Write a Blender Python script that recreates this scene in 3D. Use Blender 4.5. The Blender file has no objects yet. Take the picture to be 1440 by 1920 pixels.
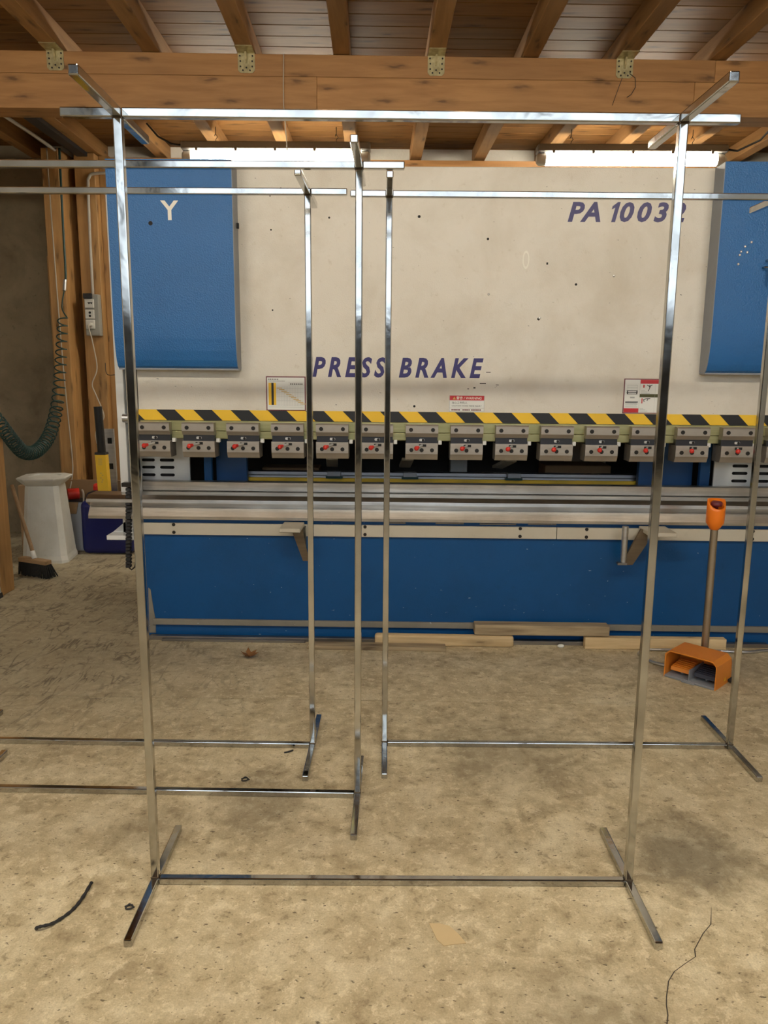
import bpy, bmesh, math, random
from mathutils import Vector, Matrix, noise
R = math.radians
scene = bpy.context.scene
col = scene.collection
random.seed(7)

# ------------------------------------------------------------------ camera
cam_d = bpy.data.cameras.new('camera'); cam = bpy.data.objects.new('camera', cam_d); col.objects.link(cam)
# columns: camera right, up, back expressed in world axes (level scene, camera tilted 10.4 deg down)
Mx = Matrix(((0.99982, -0.01131, 0.01511), (0.01697, 0.18000, -0.98352), (0.00840, 0.98360, 0.18016)))
q = Mx.to_quaternion(); q.normalize()
cam.rotation_mode = 'QUATERNION'; cam.rotation_quaternion = q
cam.location = (0, 0, 1.36)
cam_d.sensor_fit = 'VERTICAL'; cam_d.sensor_height = 36.0; cam_d.lens = 1448.0 / 1920.0 * 36.0
cam_d.clip_start = 0.05; cam_d.clip_end = 200
scene.camera = cam

# ------------------------------------------------------------------ world, daylight through the gate behind the camera, exposure
world = bpy.data.worlds.new('world'); scene.world = world; world.use_nodes = True
bg = world.node_tree.nodes['Background']
bg.inputs['Color'].default_value = (0.76, 0.88, 1.0, 1); bg.inputs['Strength'].default_value = 2.8
pl = bpy.data.lights.new('gate_daylight', 'AREA'); pl.shape = 'RECTANGLE'; pl.size = 8.0; pl.size_y = 2.6
pl.cycles.is_portal = True
plo = bpy.data.objects.new('gate_daylight', pl); col.objects.link(plo)
plo.location = (0.8, -6.44, 3.4); plo.rotation_euler = (R(90), 0, R(180))
TUBE_STRENGTH = 66.0
vs = scene.view_settings
vs.view_transform = 'Standard'; vs.look = 'None'; vs.exposure = 0.28; vs.gamma = 1.0; vs.use_curve_mapping = False

# ------------------------------------------------------------------ helpers
CEN = {}      # object -> origin in the coordinates of its root
ORG = {}      # root -> world origin that part coordinates are measured from
def tag(o, label=None, cat=None, group=None, kind=None):
    if label: o['label'] = label
    if cat: o['category'] = cat
    if group: o['group'] = group
    if kind: o['kind'] = kind
    return o
def root(name, loc, label, cat, group=None, rz=0.0, local=False):
    o = bpy.data.objects.new(name, None); col.objects.link(o)
    o.empty_display_size = 0.1
    o.location = loc; o.rotation_euler = (0, 0, rz)
    ORG[o] = Vector((0, 0, 0)) if local else Vector(loc)
    CEN[o] = Vector((0, 0, 0))
    return tag(o, label, cat, group)

class MB:
    def __init__(s): s.v = []; s.f = []; s.sm = []
    def add(s, vs_, fs, smooth=False):
        n = len(s.v); s.v += [Vector(p) for p in vs_]
        for f in fs: s.f.append(tuple(i + n for i in f)); s.sm.append(smooth)
        return s
    def box(s, x0, x1, y0, y1, z0, z1, bev=0.0, seg=1, M=None):
        if bev <= 0:
            p = [(x0,y0,z0),(x1,y0,z0),(x1,y1,z0),(x0,y1,z0),(x0,y0,z1),(x1,y0,z1),(x1,y1,z1),(x0,y1,z1)]
            f = [(0,3,2,1),(4,5,6,7),(0,1,5,4),(1,2,6,5),(2,3,7,6),(3,0,4,7)]
        else:
            bm = bmesh.new(); bmesh.ops.create_cube(bm, size=1.0)
            for v in bm.verts:
                v.co = ((x0+x1)/2 + v.co.x*(x1-x0), (y0+y1)/2 + v.co.y*(y1-y0), (z0+z1)/2 + v.co.z*(z1-z0))
            bmesh.ops.bevel(bm, geom=list(bm.edges), offset=bev, segments=seg, profile=0.5, affect='EDGES')
            bm.verts.index_update()
            p = [v.co.copy() for v in bm.verts]; f = [tuple(v.index for v in fc.verts) for fc in bm.faces]; bm.free()
        if M is not None: p = [M @ Vector(a) for a in p]
        return s.add(p, f)
    def prism(s, prof, axis, a0, a1, M=None):
        """extrude a closed 2D profile along an axis ('x': prof is (y,z); 'y': (x,z); 'z': (x,y))"""
        n = len(prof)
        def mk(u, w, a): return {'x': (a, u, w), 'y': (u, a, w), 'z': (u, w, a)}[axis]
        p = [mk(u, w, a0) for u, w in prof] + [mk(u, w, a1) for u, w in prof]
        if M is not None: p = [M @ Vector(a) for a in p]
        f = [tuple(range(n))[::-1], tuple(range(n, 2*n))] + [(i, (i+1) % n, n+(i+1) % n, n+i) for i in range(n)]
        return s.add(p, f)
    def cyl(s, p0, p1, r0, r1=None, n=16, cap=True, smooth=True):
        r1 = r0 if r1 is None else r1
        p0 = Vector(p0); p1 = Vector(p1); d = (p1-p0).normalized()
        a = d.orthogonal().normalized(); b = d.cross(a)
        ring = lambda c, r: [c + (a*math.cos(2*math.pi*i/n) + b*math.sin(2*math.pi*i/n))*r for i in range(n)]
        s.add(ring(p0, r0) + ring(p1, r1), [(i, (i+1) % n, n+(i+1) % n, n+i) for i in range(n)], smooth)
        if cap:
            s.add(ring(p0, r0), [tuple(range(n))[::-1]]); s.add(ring(p1, r1), [tuple(range(n))])
        return s
    def lathe(s, c, prof, n=24, smooth=True):
        """prof: list of (radius, z) around a vertical axis at c"""
        c = Vector(c); p = []
        for r, z in prof:
            p += [c + Vector((r*math.cos(2*math.pi*i/n), r*math.sin(2*math.pi*i/n), z)) for i in range(n)]
        f = []
        for k in range(len(prof)-1):
            f += [(k*n+i, k*n+(i+1) % n, (k+1)*n+(i+1) % n, (k+1)*n+i) for i in range(n)]
        return s.add(p, f, smooth)
    def tube(s, pts, r, n=8, smooth=True, cap=True):
        pts = [Vector(p) for p in pts]; m = len(pts)
        rr = r if isinstance(r, (list, tuple)) else [r]*m
        t0 = (pts[1]-pts[0]).normalized(); a = t0.orthogonal().normalized(); P = []
        for i in range(m):
            t = (pts[min(i+1, m-1)] - pts[max(i-1, 0)]).normalized()
            a = (a - t*a.dot(t)); a = a.normalized() if a.length > 1e-8 else t.orthogonal().normalized()
            b = t.cross(a)
            P += [pts[i] + (a*math.cos(2*math.pi*k/n) + b*math.sin(2*math.pi*k/n))*rr[i] for k in range(n)]
        f = []
        for i in range(m-1):
            f += [(i*n+k, i*n+(k+1) % n, (i+1)*n+(k+1) % n, (i+1)*n+k) for k in range(n)]
        if cap: f += [tuple(range(n))[::-1], tuple((m-1)*n+k for k in range(n))]
        return s.add(P, f, smooth)
    def ball(s, c, r, nu=12, nv=8, sc=(1, 1, 1)):
        c = Vector(c); P = [c + Vector((0, 0, -r*sc[2]))]
        for j in range(1, nv):
            t = math.pi*j/nv
            P += [c + Vector((r*sc[0]*math.sin(t)*math.cos(2*math.pi*i/nu), r*sc[1]*math.sin(t)*math.sin(2*math.pi*i/nu), -r*sc[2]*math.cos(t))) for i in range(nu)]
        P.append(c + Vector((0, 0, r*sc[2]))); f = []
        for i in range(nu): f.append((0, 1+(i+1) % nu, 1+i))
        for j in range(nv-2):
            f += [(1+j*nu+i, 1+j*nu+(i+1) % nu, 1+(j+1)*nu+(i+1) % nu, 1+(j+1)*nu+i) for i in range(nu)]
        k = 1+(nv-2)*nu
        for i in range(nu): f.append((k+i, k+(i+1) % nu, len(P)-1))
        return s.add(P, f, True)
    def build(s, name, mat, parent=None, label=None, cat=None, group=None, kind=None):
        lo = Vector((min(p.x for p in s.v), min(p.y for p in s.v), min(p.z for p in s.v)))
        hi = Vector((max(p.x for p in s.v), max(p.y for p in s.v), max(p.z for p in s.v)))
        if parent is None:
            org = Vector(((lo.x+hi.x)/2, (lo.y+hi.y)/2, lo.z)); base = Vector((0, 0, 0))
        else:
            rt = parent
            while rt.parent: rt = rt.parent
            base = ORG.get(rt, Vector((0, 0, 0)))
            org = (lo+hi)/2
        me = bpy.data.meshes.new(name)
        me.from_pydata([tuple(p-org) for p in s.v], [], s.f)
        me.polygons.foreach_set('use_smooth', s.sm)
        bm = bmesh.new(); bm.from_mesh(me); bmesh.ops.recalc_face_normals(bm, faces=bm.faces); bm.to_mesh(me); bm.free()
        me.materials.append(mat); me.update()
        o = bpy.data.objects.new(name, me); col.objects.link(o)
        if parent is None:
            o.location = org; ORG[o] = Vector((0, 0, 0)); CEN[o] = org
        else:
            c = org - base; o.parent = parent
            pc = CEN[parent] if parent.parent or parent.type == 'EMPTY' else CEN[parent]
            o.location = c - pc; CEN[o] = c
        return tag(o, label, cat, group, kind)

def copy_tree(o, parent=None):
    c = o.copy(); col.objects.link(c); c.parent = parent; CEN[c] = CEN.get(o, Vector((0,0,0)))
    if o in ORG: ORG[c] = ORG[o]
    for ch in list(o.children): copy_tree(ch, c)
    return c

def Rz(a, c=(0, 0, 0)): c = Vector(c); return Matrix.Translation(c) @ Matrix.Rotation(a, 4, 'Z') @ Matrix.Translation(-c)

# ------------------------------------------------------------------ materials
def mat(name, color, rough=0.5, metal=0.0, spec=None):
    m = bpy.data.materials.new(name); m.use_nodes = True
    b = m.node_tree.nodes['Principled BSDF']
    b.inputs['Base Color'].default_value = (*color, 1); b.inputs['Roughness'].default_value = rough; b.inputs['Metallic'].default_value = metal
    if spec is not None: b.inputs['Specular IOR Level'].default_value = spec
    return m
class NT:
    """small wrapper for node trees"""
    def __init__(s, m):
        s.m = m; s.t = m.node_tree; s.b = s.t.nodes['Principled BSDF']; s.co = s.t.nodes.new('ShaderNodeTexCoord')
        s.info = None
    def new(s, typ, **kw):
        n = s.t.nodes.new(typ)
        for k, v in kw.items(): setattr(n, k, v)
        return n
    def link(s, a, b): s.t.links.new(a, b)
    def mapping(s, scale=(1, 1, 1), rot=(0, 0, 0), rnd=0.0, src='Object'):
        mp = s.new('ShaderNodeMapping'); mp.inputs['Scale'].default_value = scale; mp.inputs['Rotation'].default_value = rot
        s.link(s.co.outputs[src], mp.inputs['Vector'])
        if rnd:
            if s.info is None: s.info = s.new('ShaderNodeObjectInfo')
            mu = s.new('ShaderNodeMath', operation='MULTIPLY'); mu.inputs[1].default_value = rnd
            s.link(s.info.outputs['Random'], mu.inputs[0]); s.link(mu.outputs[0], mp.inputs['Location'])
        return mp.outputs['Vector']
    def noise(s, vec, scale, detail=4, rough=0.55, dist=0.0):
        n = s.new('ShaderNodeTexNoise'); n.inputs['Scale'].default_value = scale; n.inputs['Detail'].default_value = detail
        n.inputs['Roughness'].default_value = rough; n.inputs['Distortion'].default_value = dist
        s.link(vec, n.inputs['Vector']); return n.outputs['Fac']
    def ramp(s, fac, stops, interp='LINEAR'):
        r = s.new('ShaderNodeValToRGB'); r.color_ramp.interpolation = interp
        el = r.color_ramp.elements
        while len(el) < len(stops): el.new(0.5)
        for e, (p, c) in zip(el, stops):
            e.position = p; e.color = (*c, 1) if hasattr(c, '__len__') else (c, c, c, 1)
        s.link(fac, r.inputs['Fac']); return r.outputs['Color']
    def mix(s, fac, a, b, mode='MIX'):
        n = s.new('ShaderNodeMix', data_type='RGBA', blend_type=mode)
        for sock, v in ((n.inputs[0], fac), (n.inputs[6], a), (n.inputs[7], b)):
            if isinstance(v, (int, float)): sock.default_value = v
            elif isinstance(v, tuple): sock.default_value = (*v, 1)
            else: s.link(v, sock)
        return n.outputs[2]
    def math(s, op, a, b=0.0):
        n = s.new('ShaderNodeMath', operation=op)
        for i, v in enumerate((a, b)):
            if isinstance(v, (int, float)): n.inputs[i].default_value = v
            else: s.link(v, n.inputs[i])
        return n.outputs[0]
    def bump(s, h, strength=0.3, dist=0.01):
        n = s.new('ShaderNodeBump'); n.inputs['Strength'].default_value = strength; n.inputs['Distance'].default_value = dist
        s.link(h, n.inputs['Height']); s.link(n.outputs['Normal'], s.b.inputs['Normal'])
    def base(s, c): s.link(c, s.b.inputs['Base Color'])
    def rough(s, f, a, b):
        r = s.new('ShaderNodeMapRange'); r.inputs['To Min'].default_value = a; r.inputs['To Max'].default_value = b
        s.link(f, r.inputs['Value']); s.link(r.outputs['Result'], s.b.inputs['Roughness'])

def wood(name, c1, c2, along='X', rough=0.6, knots=True, grain=1.0, dirt=0.0):
    m = mat(name, c1, rough); n = NT(m)
    sc = {'X': (1.2, 14, 14), 'Y': (14, 1.2, 14), 'Z': (14, 14, 1.2)}[along]
    v = n.mapping(sc, rnd=37.0)
    g = n.noise(v, 2.2*grain, 6, 0.6, 0.4)
    c = n.ramp(g, [(0.3, c2), (0.62, c1)])
    sc2 = {'X': (1.0, 2.6, 2.6), 'Y': (2.6, 1.0, 2.6), 'Z': (2.6, 2.6, 1.0)}[along]
    if knots:
        sp = n.new('ShaderNodeSeparateXYZ'); n.link(n.mapping((1, 1, 1), rnd=11.0), sp.inputs[0])
        ax = {'X': 'X', 'Y': 'Y', 'Z': 'Z'}[along]; o1, o2 = [q_ for q_ in 'XYZ' if q_ != ax]
        cb = n.new('ShaderNodeCombineXYZ')
        n.link(n.math('MULTIPLY', sp.outputs[ax], 2.3), cb.inputs[0])
        n.link(n.math('MULTIPLY', n.math('ADD', sp.outputs[o1], sp.outputs[o2]), 9.0), cb.inputs[1])
        wob = n.new('ShaderNodeTexNoise'); wob.inputs['Scale'].default_value = 6.0; n.link(cb.outputs[0], wob.inputs['Vector'])
        ad = n.new('ShaderNodeVectorMath', operation='MULTIPLY_ADD'); ad.inputs[1].default_value = (.25, .25, 0)
        n.link(wob.outputs['Color'], ad.inputs[0]); n.link(cb.outputs[0], ad.inputs[2])
        vo = n.new('ShaderNodeTexVoronoi', voronoi_dimensions='2D'); vo.inputs['Scale'].default_value = 1.0
        n.link(ad.outputs[0], vo.inputs['Vector'])
        k = n.ramp(vo.outputs['Distance'], [(0.035, 0.85), (0.09, 0.35), (0.20, 0.0)])
        c = n.mix(k, c, tuple(x*0.33 for x in c2))
    big = n.noise(n.mapping((1, 1, 1), rnd=23.0), 1.6, 3)
    c = n.mix(n.ramp(big, [(0.35, 0.0), (0.7, 0.30 + dirt)]), c, tuple(x*0.6 for x in c2))
    if n.info is None: n.info = n.new('ShaderNodeObjectInfo')
    va = n.ramp(n.info.outputs['Random'], [(0.0, 0.82), (1.0, 1.12)])
    c = n.mix(1.0, c, va, 'MULTIPLY')
    n.base(c); n.bump(g, 0.15, 0.004)
    return m

M = {}
M['beam'] = wood('pine_beam', (0.44, 0.225, 0.078), (0.32, 0.15, 0.048), 'X')
M['rafter'] = wood('pine_rafter', (0.37, 0.195, 0.068), (0.26, 0.13, 0.042), 'Y')
M['plank'] = wood('pine_plank', (0.25, 0.125, 0.040), (0.18, 0.085, 0.026), 'X')
M['plank'].node_tree.nodes['Principled BSDF'].inputs['Specular IOR Level'].default_value = 0.12
M['stud'] = wood('pine_stud', (0.52, 0.30, 0.11), (0.38, 0.20, 0.07), 'Z', dirt=0.2)
M['block'] = wood('scrap_wood', (0.72, 0.55, 0.31), (0.52, 0.37, 0.19), 'X', 0.75, dirt=0.1)
M['block_grey'] = wood('weathered_wood', (0.56, 0.44, 0.27), (0.24, 0.17, 0.10), 'X', 0.8, dirt=0.25)
M['broomwood'] = wood('broom_wood', (0.42, 0.27, 0.14), (0.28, 0.17, 0.08), 'X', 0.6, knots=False)

def chrome():
    m = mat('polished_steel', (0.72, 0.71, 0.69), 0.12, 1.0); n = NT(m)
    v = n.mapping((1, 1, 1), rnd=9.0)
    a = n.noise(v, 22, 5, 0.6, 0.6); b = n.noise(v, 5, 3)
    n.rough(a, 0.03, 0.17); n.base(n.ramp(b, [(0.3, (0.38, 0.37, 0.345)), (0.7, (0.60, 0.59, 0.56))]))
    n.bump(n.noise(v, 9, 3, 0.5, 0.5), 0.12, 0.006); return m
M['chrome'] = chrome()
M['weld'] = mat('weld_burn', (0.10, 0.075, 0.05), 0.4, 0.9)
def steel(name, c1, c2, r0, r1, sx=(0.6, 12, 12), metal=1.0, sc=3.0):
    m = mat(name, c1, r0, metal); n = NT(m)
    a = n.noise(n.mapping(sx), sc, 6, 0.65, 0.3); b = n.noise(n.mapping((1, 1, 1)), 4, 5, 0.6)
    n.base(n.mix(n.ramp(b, [(0.4, 0.0), (0.72, 0.8)]), n.ramp(a, [(0.3, c2), (0.65, c1)]), c2)); n.rough(a, r1, r0)
    n.bump(a, 0.06, 0.002); return m
M['die'] = steel('die_steel', (0.66, 0.63, 0.58), (0.36, 0.33, 0.29), 0.24, 0.40)
M['clamp'] = steel('clamp_steel', (0.50, 0.46, 0.41), (0.36, 0.325, 0.28), 0.42, 0.55, metal=0.75)
M['zinc'] = steel('zinc_yellow', (0.52, 0.50, 0.27), (0.36, 0.35, 0.17), 0.30, 0.42, metal=0.8)
M['bracket'] = steel('galvanised', (0.55, 0.49, 0.30), (0.28, 0.24, 0.13), 0.32, 0.5, (8, 8, 8), 0.9)
M['alu'] = steel('aluminium', (0.70, 0.71, 0.73), (0.48, 0.49, 0.51), 0.30, 0.42)
M['barsteel'] = steel('bar_steel', (0.42, 0.40, 0.38), (0.20, 0.19, 0.18), 0.3, 0.5)
M['pole'] = steel('pole_steel', (0.52, 0.46, 0.37), (0.34, 0.28, 0.21), 0.35, 0.5, (12, 12, .6))
M['rust'] = steel('brown_steel', (0.20, 0.15, 0.09), (0.12, 0.085, 0.05), 0.5, 0.65, metal=0.5)

def paint(name, c, dirty, rough, bumps=0.25, scale=260, dirt_amt=0.5, chips=None):
    m = mat(name, c, rough); n = NT(m); v = n.mapping((1, 1, 1))
    big = n.noise(v, 2.3, 6, 0.62, 0.3)
    c2 = n.mix(n.ramp(big, [(0.45, 0.0), (0.75, dirt_amt)]), c, dirty)
    sm = n.noise(v, 26, 5, 0.7)
    c2 = n.mix(n.ramp(sm, [(0.60, 0.0), (0.74, dirt_amt*0.7)]), c2, dirty)
    if chips:
        ch = n.noise(n.mapping((1, 1, 3.0)), 34, 2, 0.5)
        c2 = n.mix(n.ramp(ch, [(0.765, 0.0), (0.775, 1.0)]), c2, chips)
    n.base(c2)
    f = n.noise(v, scale, 2, 0.6); n.bump(f, bumps, 0.003); n.rough(sm, rough, min(1, rough+0.12)); return m
M['cream'] = paint('cream_paint', (0.68, 0.645, 0.575), (0.48, 0.42, 0.32), 0.42, 0.5, 190, 0.6, (0.10, 0.09, 0.09))
M['blue'] = paint('blue_textured_paint', (0.013, 0.125, 0.36), (0.010, 0.09, 0.26), 0.32, 1.0, 150, 0.4)
M['bedblue'] = paint('bed_blue_paint', (0.006, 0.075, 0.235), (0.005, 0.048, 0.14), 0.30, 0.25, 140, 0.5, (0.35, 0.42, 0.52))
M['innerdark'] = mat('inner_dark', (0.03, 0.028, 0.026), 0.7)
M['bedblue'].node_tree.nodes['Principled BSDF'].inputs['Specular IOR Level'].default_value = 0.3
M['darkblue'] = mat('inner_blue_paint', (0.012, 0.08, 0.24), 0.45)
M['greyside'] = paint('grey_paint', (0.26, 0.28, 0.31), (0.18, 0.18, 0.19), 0.45, 0.3)
M['beige'] = paint('beige_strip', (0.53, 0.49, 0.40), (0.40, 0.36, 0.27), 0.45, 0.1, 200, 0.5)
M['wornstrip'] = paint('worn_strip', (0.24, 0.22, 0.18), (0.13, 0.12, 0.10), 0.5, 0.2, 200, 0.7, (0.5, 0.55, 0.6))
M['white'] = paint('white_paint', (0.72, 0.73, 0.72), (0.52, 0.50, 0.45), 0.4, 0.1, 200, 0.3)
M['yellow'] = paint('hazard_yellow', (0.87, 0.55, 0.03), (0.62, 0.37, 0.03), 0.42, 0.1, 120, 0.4)
M['black'] = mat('black_print', (0.012, 0.012, 0.014), 0.45)
M['navy'] = mat('navy_letters', (0.028, 0.022, 0.13), 0.45)
M['maroon'] = mat('maroon_print', (0.14, 0.02, 0.03), 0.4)
M['red'] = mat('red_print', (0.52, 0.025, 0.03), 0.4)
M['redplastic'] = mat('red_plastic', (0.66, 0.035, 0.025), 0.25)
M['label'] = mat('white_label', (0.74, 0.75, 0.72), 0.4)
M['greyprint'] = mat('grey_print', (0.36, 0.38, 0.38), 0.5)
M['tanprint'] = mat('tan_print', (0.60, 0.40, 0.10), 0.5)
M['oliveprint'] = mat('olive_print', (0.06, 0.06, 0.012), 0.5)
M['letterwhite'] = mat('letter_white', (0.78, 0.76, 0.68), 0.5)
M['hole'] = mat('dark_hole', (0.01, 0.01, 0.01), 0.8)
M['bolt'] = mat('black_oxide', (0.03, 0.028, 0.026), 0.4, 0.6)
M['rubber'] = mat('black_rubber', (0.018, 0.018, 0.02), 0.6)
M['darkslot'] = mat('dark_steel', (0.05, 0.052, 0.06), 0.35, 0.6)
M['pin'] = mat('bright_pin', (0.85, 0.85, 0.83), 0.25, 0.6)
M['nylon'] = mat('white_nylon', (0.72, 0.72, 0.69), 0.5)
M['orange'] = paint('orange_plastic', (0.72, 0.24, 0.025), (0.50, 0.17, 0.03), 0.42, 0.1, 150, 0.35)
M['orangebright'] = mat('bright_orange', (0.85, 0.20, 0.01), 0.35)
M['bluerubber'] = mat('blue_black_rubber', (0.03, 0.035, 0.06), 0.55)
M['hose'] = mat('green_hose', (0.012, 0.05, 0.045), 0.35)
M['bluecan'] = mat('blue_plastic', (0.004, 0.008, 0.10), 0.32)
M['card'] = paint('cardboard', (0.36, 0.23, 0.12), (0.24, 0.15, 0.08), 0.8, 0.1, 80, 0.4)
M['plaster'] = paint('white_pedestal', (0.66, 0.66, 0.62), (0.40, 0.38, 0.32), 0.6, 0.2, 60, 0.6)
M['greybox'] = mat('grey_box', (0.40, 0.42, 0.45), 0.5)
M['bristle'] = mat('black_bristle', (0.015, 0.014, 0.013), 0.8)
M['greyplastic'] = mat('grey_plastic', (0.30, 0.30, 0.27), 0.5)
M['sockwhite'] = mat('socket_white', (0.62, 0.62, 0.58), 0.45)
M['pipe'] = mat('conduit_grey', (0.42, 0.39, 0.34), 0.5)
M['wire'] = mat('pale_wire', (0.50, 0.46, 0.38), 0.5)
M['blackwire'] = mat('black_wire', (0.02, 0.017, 0.015), 0.5)
M['housing'] = mat('lamp_housing', (0.22, 0.21, 0.19), 0.5)
M['leaf'] = mat('dry_leaf', (0.23, 0.10, 0.03), 0.8)
M['paper'] = paint('brown_paper', (0.60, 0.46, 0.26), (0.48, 0.35, 0.19), 0.8, 0.1, 60, 0.5)
M['stucco'] = paint('stucco', (0.60, 0.57, 0.50), (0.40, 0.37, 0.31), 0.85, 0.6, 70, 0.5)
M['wallboard'] = paint('grimy_board', (0.25, 0.195, 0.12), (0.11, 0.08, 0.045), 0.75, 0.1, 60, 0.9)
M['wallpale'] = paint('pale_wall', (0.55, 0.52, 0.45), (0.42, 0.38, 0.32), 0.8, 0.1, 60, 0.5)
M['gap'] = mat('joint_dirt', (0.05, 0.04, 0.03), 0.9)

def lamp_mat():
    m = bpy.data.materials.new('tube_glow'); m.use_nodes = True; t = m.node_tree
    t.nodes.remove(t.nodes['Principled BSDF']); e = t.nodes.new('ShaderNodeEmission')
    e.inputs['Color'].default_value = (1.0, 0.915, 0.75, 1); e.inputs['Strength'].default_value = TUBE_STRENGTH
    t.links.new(e.outputs[0], t.nodes['Material Output'].inputs['Surface']); return m
M['glow'] = lamp_mat()

def concrete():
    m = mat('floor_concrete', (0.5, 0.42, 0.28), 0.6); n = NT(m)
    geo = n.new('ShaderNodeNewGeometry'); pos = geo.outputs['Position']
    big = n.noise(pos, 0.9, 5, 0.6, 0.2)
    mid = n.noise(pos, 6.0, 10, 0.74, 0.25)
    c = n.ramp(mid, [(0.34, (0.36, 0.285, 0.17)), (0.48, (0.55, 0.46, 0.29)), (0.60, (0.69, 0.60, 0.41))])
    c = n.mix(n.ramp(big, [(0.38, 0.0), (0.66, 0.60)]), c, (0.42, 0.335, 0.205))
    pe = n.noise(pos, 24, 9, 0.78, 0.3)
    c = n.mix(n.ramp(pe, [(0.53, 0.0), (0.585, 0.60)]), c, (0.76, 0.67, 0.47))
    c = n.mix(n.ramp(pe, [(0.37, 0.75), (0.445, 0.0)]), c, (0.27, 0.205, 0.12))
    mps = n.new('ShaderNodeMapping'); mps.inputs['Scale'].default_value = (1.0, 1.9, 1.0); n.link(pos, mps.inputs['Vector'])
    sp = n.noise(mps.outputs['Vector'], 55, 3, 0.5)
    c = n.mix(n.ramp(sp, [(0.655, 0.0), (0.69, 0.85)]), c, (0.10, 0.07, 0.04))
    fine = n.noise(pos, 210, 3, 0.7)
    c = n.mix(0.5, c, n.ramp(fine, [(0.30, 0.66), (0.70, 1.25)]), 'MULTIPLY')
    # scuffs and scratches running towards the gate on the left part of the floor
    lines = None
    for (sx, sy, rot, scl, wd) in ((5.0, 1.1, 32, 1.7, .011), (4.0, 1.0, 48, 2.6, .009), (1.0, 2.6, 15, 3.2, .006)):
        mp = n.new('ShaderNodeMapping'); mp.inputs['Scale'].default_value = (sx, sy, 1); mp.inputs['Rotation'].default_value = (0, 0, R(rot)); mp.inputs['Location'].default_value = (rot, scl, 0)
        n.link(pos, mp.inputs['Vector'])
        nn = n.noise(mp.outputs['Vector'], scl, 3, 0.5, 0.7)
        ln = n.ramp(n.math('ABSOLUTE', n.math('SUBTRACT', nn, 0.5)), [(0.0, 1.0), (wd, 0.55), (wd*2.2, 0.0)])
        lines = ln if lines is None else n.math('MAXIMUM', lines, ln)
    brk = n.noise(pos, 7, 4, 0.6)
    sc = n.math('MULTIPLY', lines, n.ramp(brk, [(0.42, 0.0), (0.55, 1.0)]))
    sep = n.new('ShaderNodeSeparateXYZ'); n.link(pos, sep.inputs[0])
    def mr(sock, a, b, c0=0.0, c1=1.0):
        r = n.new('ShaderNodeMapRange'); r.inputs['From Min'].default_value = a; r.inputs['From Max'].default_value = b
        r.inputs['To Min'].default_value = c0; r.inputs['To Max'].default_value = c1; n.link(sock, r.inputs['Value']); return r.outputs['Result']
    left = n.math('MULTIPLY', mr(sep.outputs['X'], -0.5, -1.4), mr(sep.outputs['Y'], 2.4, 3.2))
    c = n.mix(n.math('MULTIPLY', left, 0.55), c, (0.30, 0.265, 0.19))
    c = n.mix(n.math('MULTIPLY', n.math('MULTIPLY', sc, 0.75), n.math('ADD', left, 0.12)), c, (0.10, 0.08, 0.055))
    # oily stains
    for (x, y, r, a) in ((0.86, 2.02, 0.26, 0.65), (-0.42, 2.26, 0.24, 0.45), (0.42, 2.62, 0.40, 0.38), (-0.72, 2.1, .16, .3), (0.42, 1.42, 0.25, 0.35), (1.5, 3.45, .3, .3)):
        d = n.new('ShaderNodeVectorMath', operation='DISTANCE'); d.inputs[1].default_value = (x, y, 0); n.link(pos, d.inputs[0])
        dd = n.math('ADD', d.outputs['Value'], n.math('MULTIPLY', n.math('SUBTRACT', mid, 0.5), r*1.6))
        c = n.mix(n.math('MULTIPLY', mr(dd, r, r*0.25), a), c, (0.15, 0.125, 0.085))
    n.base(c); n.rough(mid, 0.50, 0.72); n.bump(pe, 0.12, 0.004); return m
M['floor'] = concrete()

# ------------------------------------------------------------------ text
def text_mesh(body, x0, x1, z0, z1, shear=0.0, bold=0.0, sp=1.0):
    cu = bpy.data.curves.new('txt', 'FONT'); cu.body = body; cu.size = 1.0; cu.shear = shear; cu.offset = bold; cu.space_character = sp
    cu.fill_mode = 'FRONT'; cu.resolution_u = 3
    o = bpy.data.objects.new('txt', cu); col.objects.link(o)
    bpy.context.view_layer.update()
    me = bpy.data.meshes.new_from_object(o.evaluated_get(bpy.context.evaluated_depsgraph_get()))
    vsx = [v.co.copy() for v in me.vertices]; fs = [tuple(p.vertices) for p in me.polygons]
    bpy.data.objects.remove(o); bpy.data.curves.remove(cu); bpy.data.meshes.remove(me)
    ax0 = min(v.x for v in vsx); ax1 = max(v.x for v in vsx); ay0 = min(v.y for v in vsx); ay1 = max(v.y for v in vsx)
    return [(x0 + (v.x-ax0)/(ax1-ax0)*(x1-x0), z0 + (v.y-ay0)/(ay1-ay0)*(z1-z0)) for v in vsx], fs
def lettering(mb, body, x0, x1, z0, z1, y, **kw):
    p, f = text_mesh(body, x0, x1, z0, z1, **kw)
    return mb.add([(a, y, b) for a, b in p], [t[::-1] for t in f])

# ================================================================== the room
floor = MB().box(-3.5, 5.0, -6.6, 6.5, -0.12, -0.02).build('floor', M['gap'], None, kind='structure')
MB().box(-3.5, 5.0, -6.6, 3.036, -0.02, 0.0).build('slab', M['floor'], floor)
MB().box(-3.5, 5.0, 3.042, 6.5, -0.02, 0.0).build('slab', M['floor'], floor)
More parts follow.
